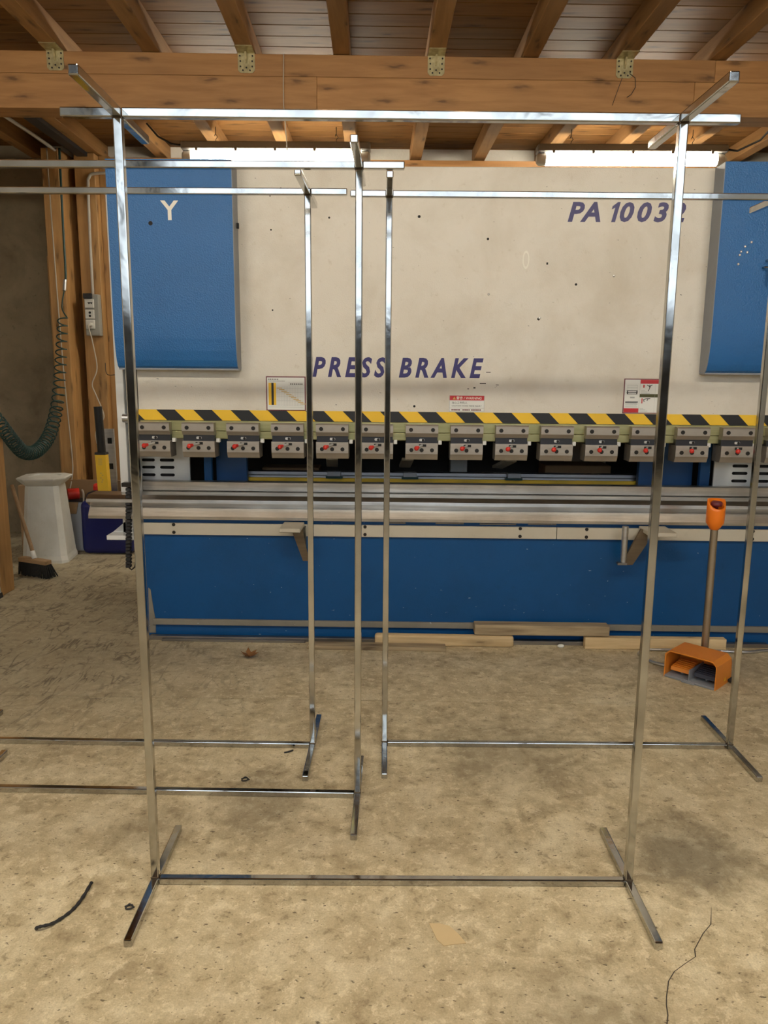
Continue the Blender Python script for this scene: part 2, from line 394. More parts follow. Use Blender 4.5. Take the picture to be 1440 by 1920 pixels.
# crack in the front slab
cr = [(0.83, 1.80), (0.802, 1.733), (0.77, 1.70), (0.729, 1.646), (0.722, 1.622), (0.69, 1.60), (0.655, 1.574), (0.632, 1.545), (0.625, 1.529), (0.612, 1.50), (0.604, 1.477), (0.598, 1.45), (0.581, 1.41), (0.585, 1.36), (0.56, 1.30)]
cp = []
for i, (x, y) in enumerate(cr):
    w = 0.0014*(1 if 0 < i < len(cr)-1 else 0.2); cp += [(x-w, y, 0.0006), (x+w, y, 0.0006)]
MB().add(cp, [(2*i, 2*i+1, 2*i+3, 2*i+2) for i in range(len(cr)-1)]).build('crack', M['gap'], floor)

wall_back = MB().box(-3.5, 5.0, 6.40, 6.55, 0.0, 3.3, M=Rz(R(1.0), (0, 6.4, 0))).build('wall_back', M['stucco'], None, kind='structure')
MB().box(-3.45, -2.2, 6.30, 6.36, 0.0, 2.95).build('wall_board', M['wallboard'], wall_back)
MB().box(-2.2, 4.9, 6.22, 6.42, 2.84, 2.925, M=Rz(R(1.0), (0, 6.4, 0))).build('top_plate', M['beam'], wall_back)
MB().box(-3.65, -3.5, -6.6, 6.55, 0.0, 5.0).build('wall_left', M['wallpale'], None, kind='structure')
MB().box(5.0, 5.15, -6.6, 6.7, 0.0, 5.0).build('wall_right', M['wallpale'], None, kind='structure')
wr = MB(); wr.box(-3.65, -3.2, -6.6, -6.45, 0, 5.0); wr.box(4.8, 5.15, -6.6, -6.45, 0, 5.0); wr.box(-3.2, 4.8, -6.6, -6.45, 0, 2.1); wr.box(-3.2, 4.8, -6.6, -6.45, 4.7, 5.0)
wr.build('wall_front', M['innerdark'], None, kind='structure')
win = MB()
for i in range(11): win.box(-3.2+0.8*i-0.03, -3.2+0.8*i+0.03, -6.56, -6.50, 2.1, 4.7)
win.box(-3.2, 4.8, -6.56, -6.50, 2.1, 2.15); win.box(-3.2, 4.8, -6.56, -6.50, 2.94, 3.0); win.box(-3.2, 4.8, -6.56, -6.50, 3.8, 3.86); win.box(-3.2, 4.8, -6.56, -6.50, 4.65, 4.7)
win.build('window_1', M['bolt'], None, kind='structure')

# ------------------------------------------------------------------ roof (turned 1.7 deg against the machine)
ROOF = Rz(R(1.7), (0, 4.3, 0))
ceiling = MB().box(-3.6, 5.1, 0.2, 6.75, 3.075, 3.12).box(-3.6, 5.1, 0.1, 0.2, 3.05, 5.0).box(-3.6, 5.1, -6.6, 0.2, 5.0, 5.05).build('ceiling', M['plank'], None, kind='structure')
y = 2.90; k = 0
while y < 6.5:
    MB().box(-3.55 , 4.95, y+0.0015, y+0.1315, 3.05, 3.075, 0.003, M=ROOF).build('plank', M['plank'], ceiling); y += 0.133
MB().box(-3.5, 4.95, 0.2, 2.75, 3.05, 3.075).build('board_field', M['plank'], ceiling)
mbeam = MB().box(-3.55, 4.95, 4.304, 4.456, 2.676, 2.940, M=ROOF).build('main_beam', M['gap'], ceiling, 'glued laminated main beam with knots')
for z0, z1 in ((2.672, 2.8365), (2.8375, 2.942)):
    for x0, x1 in ((-3.55, -0.43), (-0.43, 1.52), (1.52, 4.95)) if z0 < 2.7 else ((-3.55, 1.62), (1.62, 4.95)):
        MB().box(x0+.0004, x1-.0004, 4.30, 4.46, z0, z1, 0.002, M=ROOF).build('lamella', M['beam'], mbeam)
MB().box(-3.55, 4.95, 0.2, 0.36, 2.672, 2.942, 0.004).build('rear_beam', M['beam'], ceiling)
raft_x = [0.181 + 0.4845*i for i in range(-7, 10)]
for i, x in enumerate(raft_x):
    MB().box(x-0.0425, x+0.0425, 0.45, 6.42, 2.945, 3.05, 0.003, M=ROOF).build('rafter', M['rafter'], ceiling)
# angle brackets between beam and every second rafter
for x in [0.181 + 0.969*i for i in range(-3, 5)]:
    mb = MB(); w = 0.043
    pr = [(x-w, 2.945), (x-w, 2.862), (x-w+0.012, 2.850), (x+w-0.012, 2.850), (x+w, 2.862), (x+w, 2.945)]
    mb.prism(pr, 'y', 4.2965, 4.2995, M=ROOF)
    mb.box(x-w, x+w, 4.20, 4.2995, 2.9415, 2.9445, M=ROOF)
    mb.prism([(4.2965, 2.942), (4.270, 2.942), (4.2965, 2.895)], 'x', x-0.005, x+0.005, M=ROOF)
    br = mb.build('angle_bracket', M['bracket'], ceiling)
    nb = MB()
    for dx, z in ((-.032, 2.93), (.032, 2.93), (-.03, 2.905), (.03, 2.905), (-.03, 2.88), (.03, 2.88), (-.018, 2.862), (.018, 2.862), (0, 2.875)):
        nb.cyl(ROOF @ Vector((x+dx, 4.2966, z)), ROOF @ Vector((x+dx, 4.2945, z)), 0.0045, n=8)
    nb.build('nails', M['bolt'], br, kind='stuff')
# dark strip and cable pipe along the left rafters
MB().box(-2.36, -2.28, 4.5, 6.3, 2.915, 2.943, M=ROOF).build('dark_strip', M['rubber'], ceiling)
MB().tube([(-2.50, 4.5, 2.925), (-2.505, 5.6, 2.925), (-2.52, 6.02, 2.925), (-2.52, 6.24, 2.90)], 0.012, 8).build('cable_pipe', M['pipe'], ceiling)

# timber posts against the back wall and the near post
def trim(i, x0, x1, y0, y1, z0, z1):
    return MB().box(x0, x1, y0, y1, z0, z1, 0.004).build('trim_%d' % i, M['stud'], None, kind='structure')
trim(1, -2.625, -2.50, 5.98, 6.30, 0.0, 2.94)
trim(2, -2.44, -2.285, 6.12, 6.30, 0.0, 2.94)
trim(3, -2.285, -2.20, 6.20, 6.40, 0.0, 2.94)
trim(4, -2.53, -2.368, 4.45, 4.61, 0.0, 2.66)
trim(5, -2.685, -2.640, 6.10, 6.29, 0.0, 2.2)

# ------------------------------------------------------------------ fluorescent lights
def make_lamp(loc, label, group):
    t = root('fluorescent_light', loc, label, 'ceiling light', group, local=True)
    L = 0.625
    MB().box(-L, L, -0.05, 0.05, 0.036, 0.088, 0.008).build('housing', M['housing'], t)
    d = MB().cyl((-L+0.06, 0, 0.0), (L-0.06, 0, 0.0), 0.038, n=20)
    d.build('tube_diffuser', M['glow'], t)
    for s in (-1, 1):
        e = MB().cyl((s*(L-0.06), 0, 0.0), (s*(L-0.015), 0, 0.0), 0.039, n=20).cyl((s*(L-0.015), 0, 0.0), (s*L, 0, 0.0), 0.039, 0.026, n=20); e.build('end_cap', M['nylon'], t)
        h = MB().tube([(s*0.40, 0, 0.088), (s*0.40, 0, 0.11), (s*0.40+0.012, 0, 0.125), (s*0.40, 0, 0.142), (s*0.40-0.008, 0, 0.13), (s*0.40, 0, 0.15), (s*0.40, 0, 0.188)], 0.0025, 6)
        h.build('hook', M['bolt'], t)
    for x in (-0.52, -0.26, 0, 0.26, 0.52): MB().box(x-0.008, x+0.008, -0.054, -0.046, 0.026, 0.050).build('clip', M['housing'], t)
    return t
lamp0 = make_lamp((1.535, 5.50, 2.752), 'glowing fluorescent tube light above the right end of the press brake', 'fluorescent lights behind the main beam')
l2 = copy_tree(lamp0); l2.location = (-0.82, 5.46, 2.748); l2['label'] = 'glowing fluorescent tube light above the left half of the press brake'
for i, (x, y) in enumerate([(-1.9, 1.15), (0.0, 1.15), (1.9, 1.15), (-1.9, -1.2), (0.3, -1.2), (2.5, -1.2)]):
    c = copy_tree(lamp0); c.location = (x, y, 2.752 if y > 0 else 4.8)
    c['label'] = 'fluorescent tube light hanging overhead behind the photographer'; c['group'] = 'fluorescent lights over the front of the workshop'
# lamp supply cables
MB().tube([(-1.445, 5.46, 2.82), (-1.52, 5.46, 2.83), (-1.60, 5.44, 2.87), (-1.66, 5.40, 2.94)], 0.006, 6).build('lamp_cable', M['blackwire'], None, 'black cable feeding the left tube light from the rafters', 'cable')
MB().tube([(2.16, 5.50, 2.82), (2.22, 5.46, 2.80), (2.32, 5.36, 2.84), (2.36, 5.2, 2.92), (2.33, 5.1, 2.943)], 0.007, 6).build('lamp_cable', M['blackwire'], None, 'black looped cable at the right end of the right tube light', 'cable')
# cords hanging at the beam
MB().tube([(-0.596, 4.272, 2.94), (-0.600, 4.272, 2.80), (-0.600, 4.272, 2.70), (-0.596, 4.28, 2.64), (-0.585, 4.29, 2.46)], 0.0025, 6).build('pull_cord', M['wire'], None, 'thin pull cord hanging down the main beam', 'cord')
MB().tube([(1.135, 4.31, 2.845), (1.120, 4.315, 2.80), (1.093, 4.315, 2.715)], 0.0015, 5).build('binding_wire', M['blackwire'], None, 'thin straight wire hanging from the right angle bracket', 'wire')
MB().tube([(1.170, 4.31, 2.865), (1.20, 4.31, 2.845), (1.205, 4.31, 2.80), (1.185, 4.31, 2.765), (1.165, 4.31, 2.752)], 0.002, 5).build('binding_wire', M['blackwire'], None, 'thin curved wire end beside the right angle bracket', 'wire')

# ================================================================== press brake
PB = root('press_brake', (0.3475, 4.2, 0.0), 'large blue and cream sheet metal press brake behind the racks', 'machine')
XL, XR = -1.268, 1.963
# bed
bed = MB().box(XL, XR, 3.79, 3.88, 0.0, 0.622, 0.003).build('bed', M['bedblue'], PB)
MB().box(XL+0.03, XR-0.03, 3.772, 3.79, 0.068, 0.098, 0.002).build('foot_strip', M['wornstrip'], bed)
MB().prism([(-1.264, 0.02), (-1.230, 0.02), (-1.228, 0.09), (-1.236, 0.14), (-1.247, 0.25), (-1.258, 0.26)], 'y', 3.786, 3.79).build('worn_edge', M['wornstrip'], bed)
# cover strip pieces with bolt pairs
for a, b in ((XL+0.004, 0.800), (0.803, XR-0.004)):
    MB().box(a, b, 3.772, 3.79, 0.541, 0.600, 0.0015).build('cover_strip', M['beige'], bed)
for x in (-1.11, -0.152, 0.620, 0.949, 1.768):
    for z in (0.593, 0.554):
        mb = MB().cyl((x, 3.772, z), (x, 3.7685, z), 0.0085, n=12); mb.build('bolt', M['bolt'], bed)
for a, b, z in ((-0.06, 0.05, .6115), (0.20, 0.34, .612), (0.42, 0.60, .611), (0.66, .80, .613)):
    MB().box(a, b, 3.783, 3.79, z-0.003, z+0.003).build('scraped_edge', M['wornstrip'], bed)
# support arms
def arm(x0, x1, side, lab):
    s = MB().box(x0, x1, 3.60, 3.772, 0.594, 0.614, 0.003).build('support_arm', M['beige'], bed, lab)
    return s
a1 = arm(-0.556, -0.455, 1, 'short support arm with a slanted brown brace')
mb = MB(); mb.prism([(-0.512, 0.594), (-0.458, 0.594), (-0.425, 0.432), (-0.455, 0.432)], 'y', 3.70, 3.715); mb.build('brace', M['rust'], a1)
MB().prism([(3.715, 0.594), (3.772, 0.594), (3.772, 0.46)], 'x', -0.452, -0.445).build('gusset', M['barsteel'], a1)
a2 = arm(1.205, 1.335, -1, 'support arm with a slanted brown brace and a round rod')
MB().prism([(1.195, 0.612), (1.240, 0.600), (1.240, 0.560), (1.165, 0.432), (1.110, 0.432)], 'y', 3.70, 3.715).build('brace', M['rust'], a2)
MB().cyl((1.118, 3.70, 0.625), (1.118, 3.70, 0.445), 0.0155, n=16).build('rod', M['alu'], a2)
MB().box(1.085, 1.13, 3.675, 3.705, 0.437, 0.447).build('foot_plate', M['barsteel'], a2)

# ram with cream front
ram = MB().box(XL, XR, 3.80, 3.87, 1.11, 2.289, 0.003).build('ram_panel', M['cream'], PB)
# cylinder covers
def cover(x0, x1, inner_left):
    bend = [(3.69+0.045*(1-math.cos(t*math.pi/2*0.97)), 1.56-0.198*math.sin(t*math.pi/2)**1.0) for t in (0, .2, .4, .6, .8, 1.0)]
    prof = [(3.80, 2.289), (3.69, 2.289)] + bend + [(3.80, 1.362)]
    a, b = (x0+0.002, x1) if inner_left else (x0, x1-0.002)
    c = MB().prism(prof, 'x', a, b).build('cylinder_cover', M['blue'], PB)
    xs = (x0-0.001, x0+0.002) if inner_left else (x1-0.002, x1+0.001)
    MB().prism([(3.80, 2.287), (3.6915, 2.287)] + [(p[0]+.0015, p[1]+.001) for p in bend] + [(3.80, 1.3635)], 'x', *xs).build('cover_side', M['greyside'], c)
    MB().box(x0, x1, 3.732, 3.80, 1.355, 1.363).build('cover_lip', M['greyside'], c)
    return c
c1 = cover(-1.330, -0.757, False); c2 = cover(1.452, 2.025, True)
m_ = MB(); lettering(m_, 'Y', -1.087, -1.004, 2.027, 2.112, 3.6892, bold=0.02); m_.build('letter', M['letterwhite'], c1)
MB().cyl((-1.135, 3.69, 2.013), (-1.135, 3.6893, 2.013), 0.010, n=10).build('bolt_hole', M['hole'], c1)
MB().box(-0.752, -0.742, 3.74, 3.755, 2.002, 2.026).build('bolt_hole', M['hole'], c1)
for x, z in ((1.598, 1.946), (1.571, 1.927), (1.583, 1.902), (1.555, 1.905), (1.550, 1.890), (1.547, 1.850)):
    MB().ball((x, 3.689, z), 0.006, 8, 6).build('weld_pearl', M['pin'], c2)
mb = MB(); mb.tube([(1.66, 3.69, 1.835), (1.66, 3.668, 1.835), (1.682, 3.660, 1.833), (1.684, 3.662, 1.758)], 0.005, 8); mb.build('hook_handle', M['chrome'], c2)
MB().cyl((1.675, 3.69, 1.865), (1.675, 3.665, 1.865), 0.007, n=10).build('knob', M['chrome'], c2)
# lettering on the ram
def letters(body, x0, x1, shear, bold, sp, z0, z1, keep=None):
    p, f = text_mesh(body, x0, x1, z0, z1, shear=shear, bold=bold, sp=sp)
    par = list(range(len(p)))
    def find(i):
        while par[i] != i: par[i] = par[par[i]]; i = par[i]
        return i
    for t in f:
        for i in t[1:]: par[find(i)] = find(t[0])
    isl = {}
    for t in f: isl.setdefault(find(t[0]), []).append(t)
    for fs_ in sorted(isl.values(), key=lambda g: min(p[i][0] for t in g for i in t)):
        ids = sorted({i for t in fs_ for i in t}); ix = {i: k for k, i in enumerate(ids)}
        MB().add([(p[i][0], 3.7992, p[i][1]) for i in ids], [tuple(ix[i] for i in t)[::-1] for t in fs_]).build('letter', M['navy'], ram)
letters('PRESS BRAKE', -0.411, 0.415, 0.24, 0.034, 1.42, 1.326, 1.423)
letters('PA', 0.786, 0.938, 0.24, 0.034, 1.1, 2.049, 2.138)
one = [(0.020, 0.0), (0.038, 0.0), (0.038, 0.089), (0.026, 0.089), (0.006, 0.070), (0.006, 0.056), (0.020, 0.064)]
MB().add([(0.968 + a + 0.24*b, 3.7992, 2.049 + b) for a, b in one], [tuple(range(7))]).build('letter', M['navy'], ram)
letters('0032', 1.026, 1.330, 0.24, 0.034, 1.32, 2.049, 2.138)
# holes, chips and ring on the ram
for x, z, r in ((-0.327, 2.062, .005), (0.094, 2.069, .007), (-0.603, 2.158, .004), (-0.601, 2.006, .004), (0.418, 1.971, .006), (0.671, 1.608, .007), (0.840, 1.768, .006), (0.085, 1.19, .006), (-0.6, 1.64, .004)):
    MB().cyl((x, 3.80, z), (x, 3.7993, z), r, n=8).build('drill_hole', M['hole'], ram)
for x, z in ((0.429, 1.720), (1.016, 1.808), (0.675, 1.612)): MB().ball((x, 3.799, z), 0.006, 8, 6).build('weld_pearl', M['pin'], ram)
for x, z, w, h in ((0.44, 1.356, .022, .003), (0.415, 1.302, .03, .004), (0.485, 1.296, .014, .003), (0.345, 1.276, .008, .004), (0.375, 1.281, .010, .006), (0.70, 1.862, .008, .010)):
    MB().box(x-w/2, x+w/2, 3.7993, 3.80, z-h/2, z+h/2).build('paint_chip', M['hole'], ram)
ring = []
mb = MB(); n_ = 20; P = []
for i in range(n_):
    a = 2*math.pi*i/n_
    P += [(0.599+0.016*math.cos(a), 3.797, 1.878+0.042*math.sin(a)), (0.599+0.0105*math.cos(a), 3.797, 1.878+0.031*math.sin(a))]
P2 = [(p[0], 3.80, p[2]) for p in P]
fs = []
for i in range(n_):
    j = (i+1) % n_; o2 = 2*n_
    fs += [(2*i, 2*j, 2*j+1, 2*i+1), (o2+2*i, o2+2*i+1, o2+2*j+1, o2+2*j), (2*i, o2+2*i, o2+2*j, 2*j), (2*i+1, 2*j+1, o2+2*j+1, o2+2*i+1)]
mb.add(P+P2, fs).build('oval_ring', M['letterwhite'], ram)

# hazard tape
tape = MB().box(XL, XR, 3.7975, 3.80, 1.112, 1.163).build('hazard_tape', M['yellow'], ram, 'yellow and black hazard tape')
x = -1.363; first = None
while x < XR:
    p = [(x, 1.163), (x+0.091, 1.163), (x+0.142, 1.112), (x+0.051, 1.112)]
    # clip to the tape ends
    if x > XL-0.02 and x+0.142 < XR:
        if first is None: first = MB().prism(p, 'y', 3.7966, 3.7975).build('black_stripe', M['black'], tape); fx = x
        else:
            c = first.copy(); col.objects.link(c); c.parent = tape; c.location = first.location + Vector((x-fx, 0, 0))
    x += 0.183
MB().prism([(XL, 1.140), (XL+0.028, 1.112), (XL, 1.112)], 'y', 3.7966, 3.7975).build('black_stripe', M['black'], tape)

# stickers
def sticker(name_label, x0, x1, z0, z1, border, bmat):
    s = MB().box(x0, x1, 3.7985, 3.80, z0, z1).build('sticker', bmat, ram, name_label)
    if border: MB().box(x0+border, x1-border, 3.798, 3.7986, z0+border, z1-border).build('sheet', M['label'], s)
    return s
YS = 3.7978; YP = 3.7972
def quad(mb, x0, x1, z0, z1, y=YP): return mb.add([(x0, y, z0), (x1, y, z0), (x1, y, z1), (x0, y, z1)], [(0, 1, 2, 3)])
s1 = sticker('white tonnage chart sticker with maroon frame and yellow bars', -0.638, -0.445, 1.162, 1.328, 0.005, M['maroon'])
mb = MB(); quad(mb, -.626, -.612, 1.190, 1.297); quad(mb, -.601, -.589, 1.190, 1.297); mb.build('yellow_bars', M['yellow'], s1)
mb = MB(); quad(mb, -.612, -.601, 1.190, 1.297); mb.build('black_bar', M['black'], s1)
mb = MB()
for i in range(11): quad(mb, -.586+0.0115*i, -.560+0.0115*i, 1.270-0.0076*i, 1.2735-0.0076*i, YP-.0003)
mb.build('steps', M['tanprint'], s1)
mb = MB()
for i in range(16): quad(mb, -.580+0.0078*i, -.5794+0.0078*i, 1.186, 1.283)
for i in range(5): quad(mb, -.588, -.456, 1.19+0.02*i, 1.1906+.02*i)
quad(mb, -.528, -.456, 1.286, 1.287); quad(mb, -.528, -.456, 1.297, 1.298); quad(mb, -.625, -.46, 1.180, 1.181); mb.build('grid', M['greyprint'], s1)
mb = MB()
for i in range(6): quad(mb, -.626+0.0085*i, -.621+0.0085*i, 1.3115, 1.3165)
for i in range(18): quad(mb, -.626+0.0045*i, -.6232+0.0045*i, 1.3045, 1.3070)
for i in range(7): quad(mb, -.520+0.009*i, -.514+0.009*i, 1.2895, 1.294)
mb.build('print', M['black'], s1)

s2 = sticker('red and white warning sticker above the hazard tape', 0.255, 0.425, 1.166, 1.244, 0.0015, M['greyprint'])
mb = MB(); quad(mb, .2565, .4235, 1.2205, 1.2435, YS); mb.build('header', M['red'], s2)
mb = MB(); lettering(mb, '警告 / WARNING', 0.289, 0.411, 1.2245, 1.2395, YP, shear=0.12, bold=0.01); mb.build('print', M['letterwhite'], s2, kind='stuff')
mb = MB(); mb.add([(.271, YP, 1.225), (.286, YP, 1.225), (.2785, YP, 1.2385)], [(0, 1, 2)]); mb.build('triangle', M['tanprint'], s2)
mb = MB(); lettering(mb, '当心工件伤人', 0.268, 0.342, 1.2035, 1.2155, YP); mb.build('print', M['black'], s2, kind='stuff'); mb = MB(); lettering(mb, 'CAUTION WORK PIECE INJURY', 0.267, 0.412, 1.1895, 1.1965, YP, bold=0.01); mb.build('print', M['black'], s2, kind='stuff')
mb = MB(); quad(mb, .2565, .4235, 1.1832, 1.1838)
for i in range(24):
    if i not in (7, 8, 15): quad(mb, .266+.006*i, .2705+.006*i, 1.1715, 1.178)
mb.build('small_print', M['maroon'], s2)

s3 = sticker('white safety instruction sticker with red frame and pictograms', 1.096, 1.292, 1.165, 1.332, 0.0045, M['maroon'])
mb = MB(); quad(mb, 1.174, 1.288, 1.308, 1.327, YS); quad(mb, 1.101, 1.172, 1.170, 1.190, YS); mb.build('red_panels', M['red'], s3)
mb = MB(); quad(mb, 1.174, 1.288, 1.243, 1.259, YS); mb.build('olive_panel', M['oliveprint'], s3)
mb = MB(); quad(mb, 1.1725, 1.1733, 1.170, 1.308); quad(mb, 1.2465, 1.2471, 1.170, 1.306)
quad(mb, 1.112, 1.162, 1.288, 1.289); quad(mb, 1.114, 1.115, 1.268, 1.300); quad(mb, 1.159, 1.160, 1.268, 1.300); quad(mb, 1.112, 1.162, 1.300, 1.301)
for i in range(4): quad(mb, 1.106, 1.166-.004*(i % 2), 1.196+.006*i, 1.1975+.006*i)
for i in range(3): quad(mb, 1.178, 1.222-.012*i, 1.262+.006*i, 1.2635+.006*i); quad(mb, 1.178, 1.215-.01*i, 1.176+.006*i, 1.1775+.006*i)
quad(mb, 1.128, 1.150, 1.238, 1.245); mb.build('grid', M['greyprint'], s3)
mb = MB(); quad(mb, 1.110, 1.163, 1.272, 1.2755); quad(mb, 1.110, 1.163, 1.2635, 1.267); quad(mb, 1.112, 1.160, 1.257, 1.2595); quad(mb, 1.112, 1.117, 1.257, 1.2755); quad(mb, 1.157, 1.162, 1.257, 1.2755)
quad(mb, 1.106, 1.167, 1.216, 1.2195); quad(mb, 1.106, 1.167, 1.2225, 1.2245)
# stick figure and bent hand
for a, b in (((1.206, 1.302), (1.219, 1.295)), ((1.219, 1.295), (1.232, 1.303)), ((1.219, 1.297), (1.219, 1.285)), ((1.219, 1.286), (1.213, 1.272)), ((1.218, 1.303), (1.222, 1.290)), ((1.192, 1.231), (1.204, 1.236)), ((1.204, 1.236), (1.226, 1.237)), ((1.215, 1.236), (1.210, 1.226)), ((1.194, 1.231), (1.197, 1.222))):
    d = Vector((b[0]-a[0], b[1]-a[1])).normalized(); nx, nz = -d.y*.0016, d.x*.0016
    mb.add([(a[0]+nx, YP, a[1]+nz), (a[0]-nx, YP, a[1]-nz), (b[0]-nx, YP, b[1]-nz), (b[0]+nx, YP, b[1]+nz)], [(0, 1, 2, 3)])
mb.build('pictograms', M['black'], s3)
mb = MB(); quad(mb, 1.188, 1.195, 1.289, 1.303); quad(mb, 1.184, 1.189, 1.214, 1.238); mb.build('red_marks', M['red'], s3)

# zinc plated rail under the ram
rail = MB().box(XL+0.01, XR-0.01, 3.785, 3.86, 1.062, 1.1115, 0.002).build('clamp_rail', M['zinc'], PB, 'yellowish zinc plated rail behind the clamps')
MB().box(XL+0.015, XR-0.015, 3.792, 3.85, 1.022, 1.0615, 0.004, 2).build('lower_rail', M['zinc'], rail)
# clamps
def make_clamp(x):
    w = 0.0785
    up = MB().prism([(3.86, 1.104), (3.748, 1.104), (3.742, 1.098), (3.742, 1.0635), (3.756, 1.0435), (3.86, 1.0435)], 'x', x-w, x+w).build('clamp', M['clamp'], PB)
    MB().box(x-w+0.002, x+w-0.002, 3.762, 3.85, 1.0145, 1.0435).build('slot_bar', M['darkslot'], up)
    MB().box(x-0.012, x+0.014, 3.758, 3.762, 1.0235, 1.0355, 0.003).build('slide_pin', M['pin'], up)
    MB().cyl((x+0.006, 3.759, 1.029), (x+0.006, 3.7565, 1.029), 0.0065, n=10).build('slide_screw', M['bolt'], up)
    MB().prism([(3.85, 1.0145), (3.748, 1.0145), (3.748, 0.962), (3.762, 0.934), (3.85, 0.934)], 'x', x-w, x+w).build('jaw', M['clamp'], up)
    for dx, z, yy in ((-.053, 1.0795, 3.742), (.053, 1.0795, 3.742), (-.050, 0.981, 3.748), (0, 0.981, 3.748), (.050, 0.981, 3.748)):
        b = MB().cyl((x+dx, yy, z), (x+dx, yy-0.0025, z), 0.0098, n=14)
        b.build('bolt', M['bolt'], up)
    mb = MB().box(x-0.014, x+0.022, 3.7475, 3.7482, 0.9975, 1.0095); mb.build('lever_slot', M['hole'], up)
    mb = MB().cyl((x+0.002, 3.75, 1.0035), (x-0.022, 3.694, 0.998), 0.0055, 0.0065, n=10); mb.build('lever', M['pin'], up)
    mb = MB().cyl((x-0.018, 3.703, 0.9988), (x-0.027, 3.682, 0.9966), 0.0075, 0.010, n=12); mb.ball((x-0.027, 3.680, 0.9965), 0.0115, 12, 8); mb.build('lever_knob', M['redplastic'], up)
    MB().box(x+w+0.002, x+w+0.020, 3.775, 3.80, 1.006, 1.026, 0.002).build('stop_block', M['nylon'], up)
    return up
CX0, CP = -1.183, 0.2176
cl0 = make_clamp(CX0)
for i in range(1, 15):
    c = copy_tree(cl0, PB); c.location = cl0.location + Vector((CP*i, 0, 0))

# side frames: white C plates
def plate(x0, x1, y0, y1, z0, z1, name='side_plate', m='white', parent=PB, bev=0.002): return MB().box(x0, x1, y0, y1, z0, z1, bev).build(name, M[m], parent)
plate(-1.398, -1.358, 3.86, 5.2, 0.51, 2.20); plate(-1.336, -1.300, 3.83, 3.90, 0.60, 1.355)
plate(-1.357, -1.337, 3.90, 3.93, 0.55, 2.0, 'side_gap', 'greyside')
plate(2.053, 2.093, 3.86, 5.2, 0.0, 2.20); plate(1.985, 2.03, 3.83, 3.90, 0.60, 1.355)
for z in (1.345, 1.278): plate(-1.322, -1.298, 3.826, 3.832, z-0.003, z+0.003, 'edge_notch', 'hole', bev=0)
kn = MB().cyl((-1.352, 3.815, 1.118), (-1.315, 3.815, 1.118), 0.021, n=18); kn.cyl((-1.315, 3.815, 1.118), (-1.290, 3.815, 1.118), 0.014, n=14)
kn.build('adjusting_knob', M['alu'], PB)
# white bracket at lower left
mb = MB(); mb.box(-1.455, -1.30, 3.78, 3.88, 0.508, 0.532, 0.002); br_ = mb.build('side_bracket', M['white'], PB)
mb = MB(); mb.prism([(-1.452, 0.532), (-1.31, 0.532), (-1.31, 0.60), (-1.37, 0.60)], 'y', 3.86, 3.88); mb.build('bracket_web', M['white'], br_)
MB().box(-1.372, -1.31, 3.83, 3.87, 0.555, 0.62, 0.002).build('bracket_block', M['white'], br_)
# energy chain
ch = MB()
for i in range(24):
    z = 0.79 - i*0.0178; xx = -1.322 - 0.0009*i
    ch.box(xx-0.012, xx+0.012, 3.745, 3.775, z-0.0075, z+0.0065, 0.002)
chn = ch.build('energy_chain', M['rubber'], PB, 'black plastic energy chain')
MB().tube([(-1.345, 3.76, 0.375), (-1.330, 3.76, 0.36), (-1.312, 3.76, 0.375), (-1.302, 3.76, 0.42), (-1.298, 3.76, 0.50)], 0.004, 6).build('chain_cable', M['blackwire'], chn)
MB().box(-1.352, -1.302, 3.74, 3.785, 0.785, 0.805, 0.002).build('chain_clamp', M['bolt'], chn)

# inside of the machine
def vent(x0, x1, slots):
    v = MB().box(x0, x1, 4.0, 4.012, 0.60, 1.10).build('vent_panel', M['white'], PB, 'white slotted cover')
    for sx0, sx1 in slots:
        for z in (0.772, 0.812, 0.852, 0.890, 0.93, 0.97):
            mb = MB(); r = 0.0075
            mb.box(sx0+r, sx1-r, 3.9985, 4.0005, z-r, z+r); mb.cyl((sx0+r, 3.9985, z), (sx0+r, 4.0005, z), r, n=12); mb.cyl((sx1-r, 3.9985, z), (sx1-r, 4.0005, z), r, n=12)
            mb.build('vent_slot', M['hole'], v)
vent(-1.345, -1.080, ((-1.33, -1.262), (-1.236, -1.160)))
vent(1.645, 2.03, ((1.738, 1.818), (1.845, 1.93)))
plate(-1.006, -0.965, 4.0, 4.03, 0.3, 1.3, 'inner_post', 'bedblue'); plate(-0.965, -0.80, 4.10, 4.14, 0.3, 1.3, 'inner_plate', 'darkblue')
plate(1.574, 1.626, 4.0, 4.03, 0.3, 1.3, 'inner_post', 'bedblue'); plate(1.29, 1.574, 4.10, 4.14, 0.3, 1.3, 'inner_plate', 'darkblue')
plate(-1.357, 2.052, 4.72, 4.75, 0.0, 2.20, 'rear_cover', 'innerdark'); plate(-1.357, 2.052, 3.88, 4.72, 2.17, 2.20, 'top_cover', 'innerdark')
gauge = MB().prism([(4.17, 0.762), (4.17, 0.778), (4.175, 0.782), (4.175, 0.792), (4.18, 0.796), (4.18, 0.812), (4.25, 0.812), (4.25, 0.762)], 'x', -0.889, 1.505).build('back_gauge', M['alu'], PB, 'aluminium back gauge rail')
MB().box(-0.895, 1.512, 4.150, 4.169, 0.760, 0.783, 0.002).build('yellow_edge', M['yellow'], gauge)
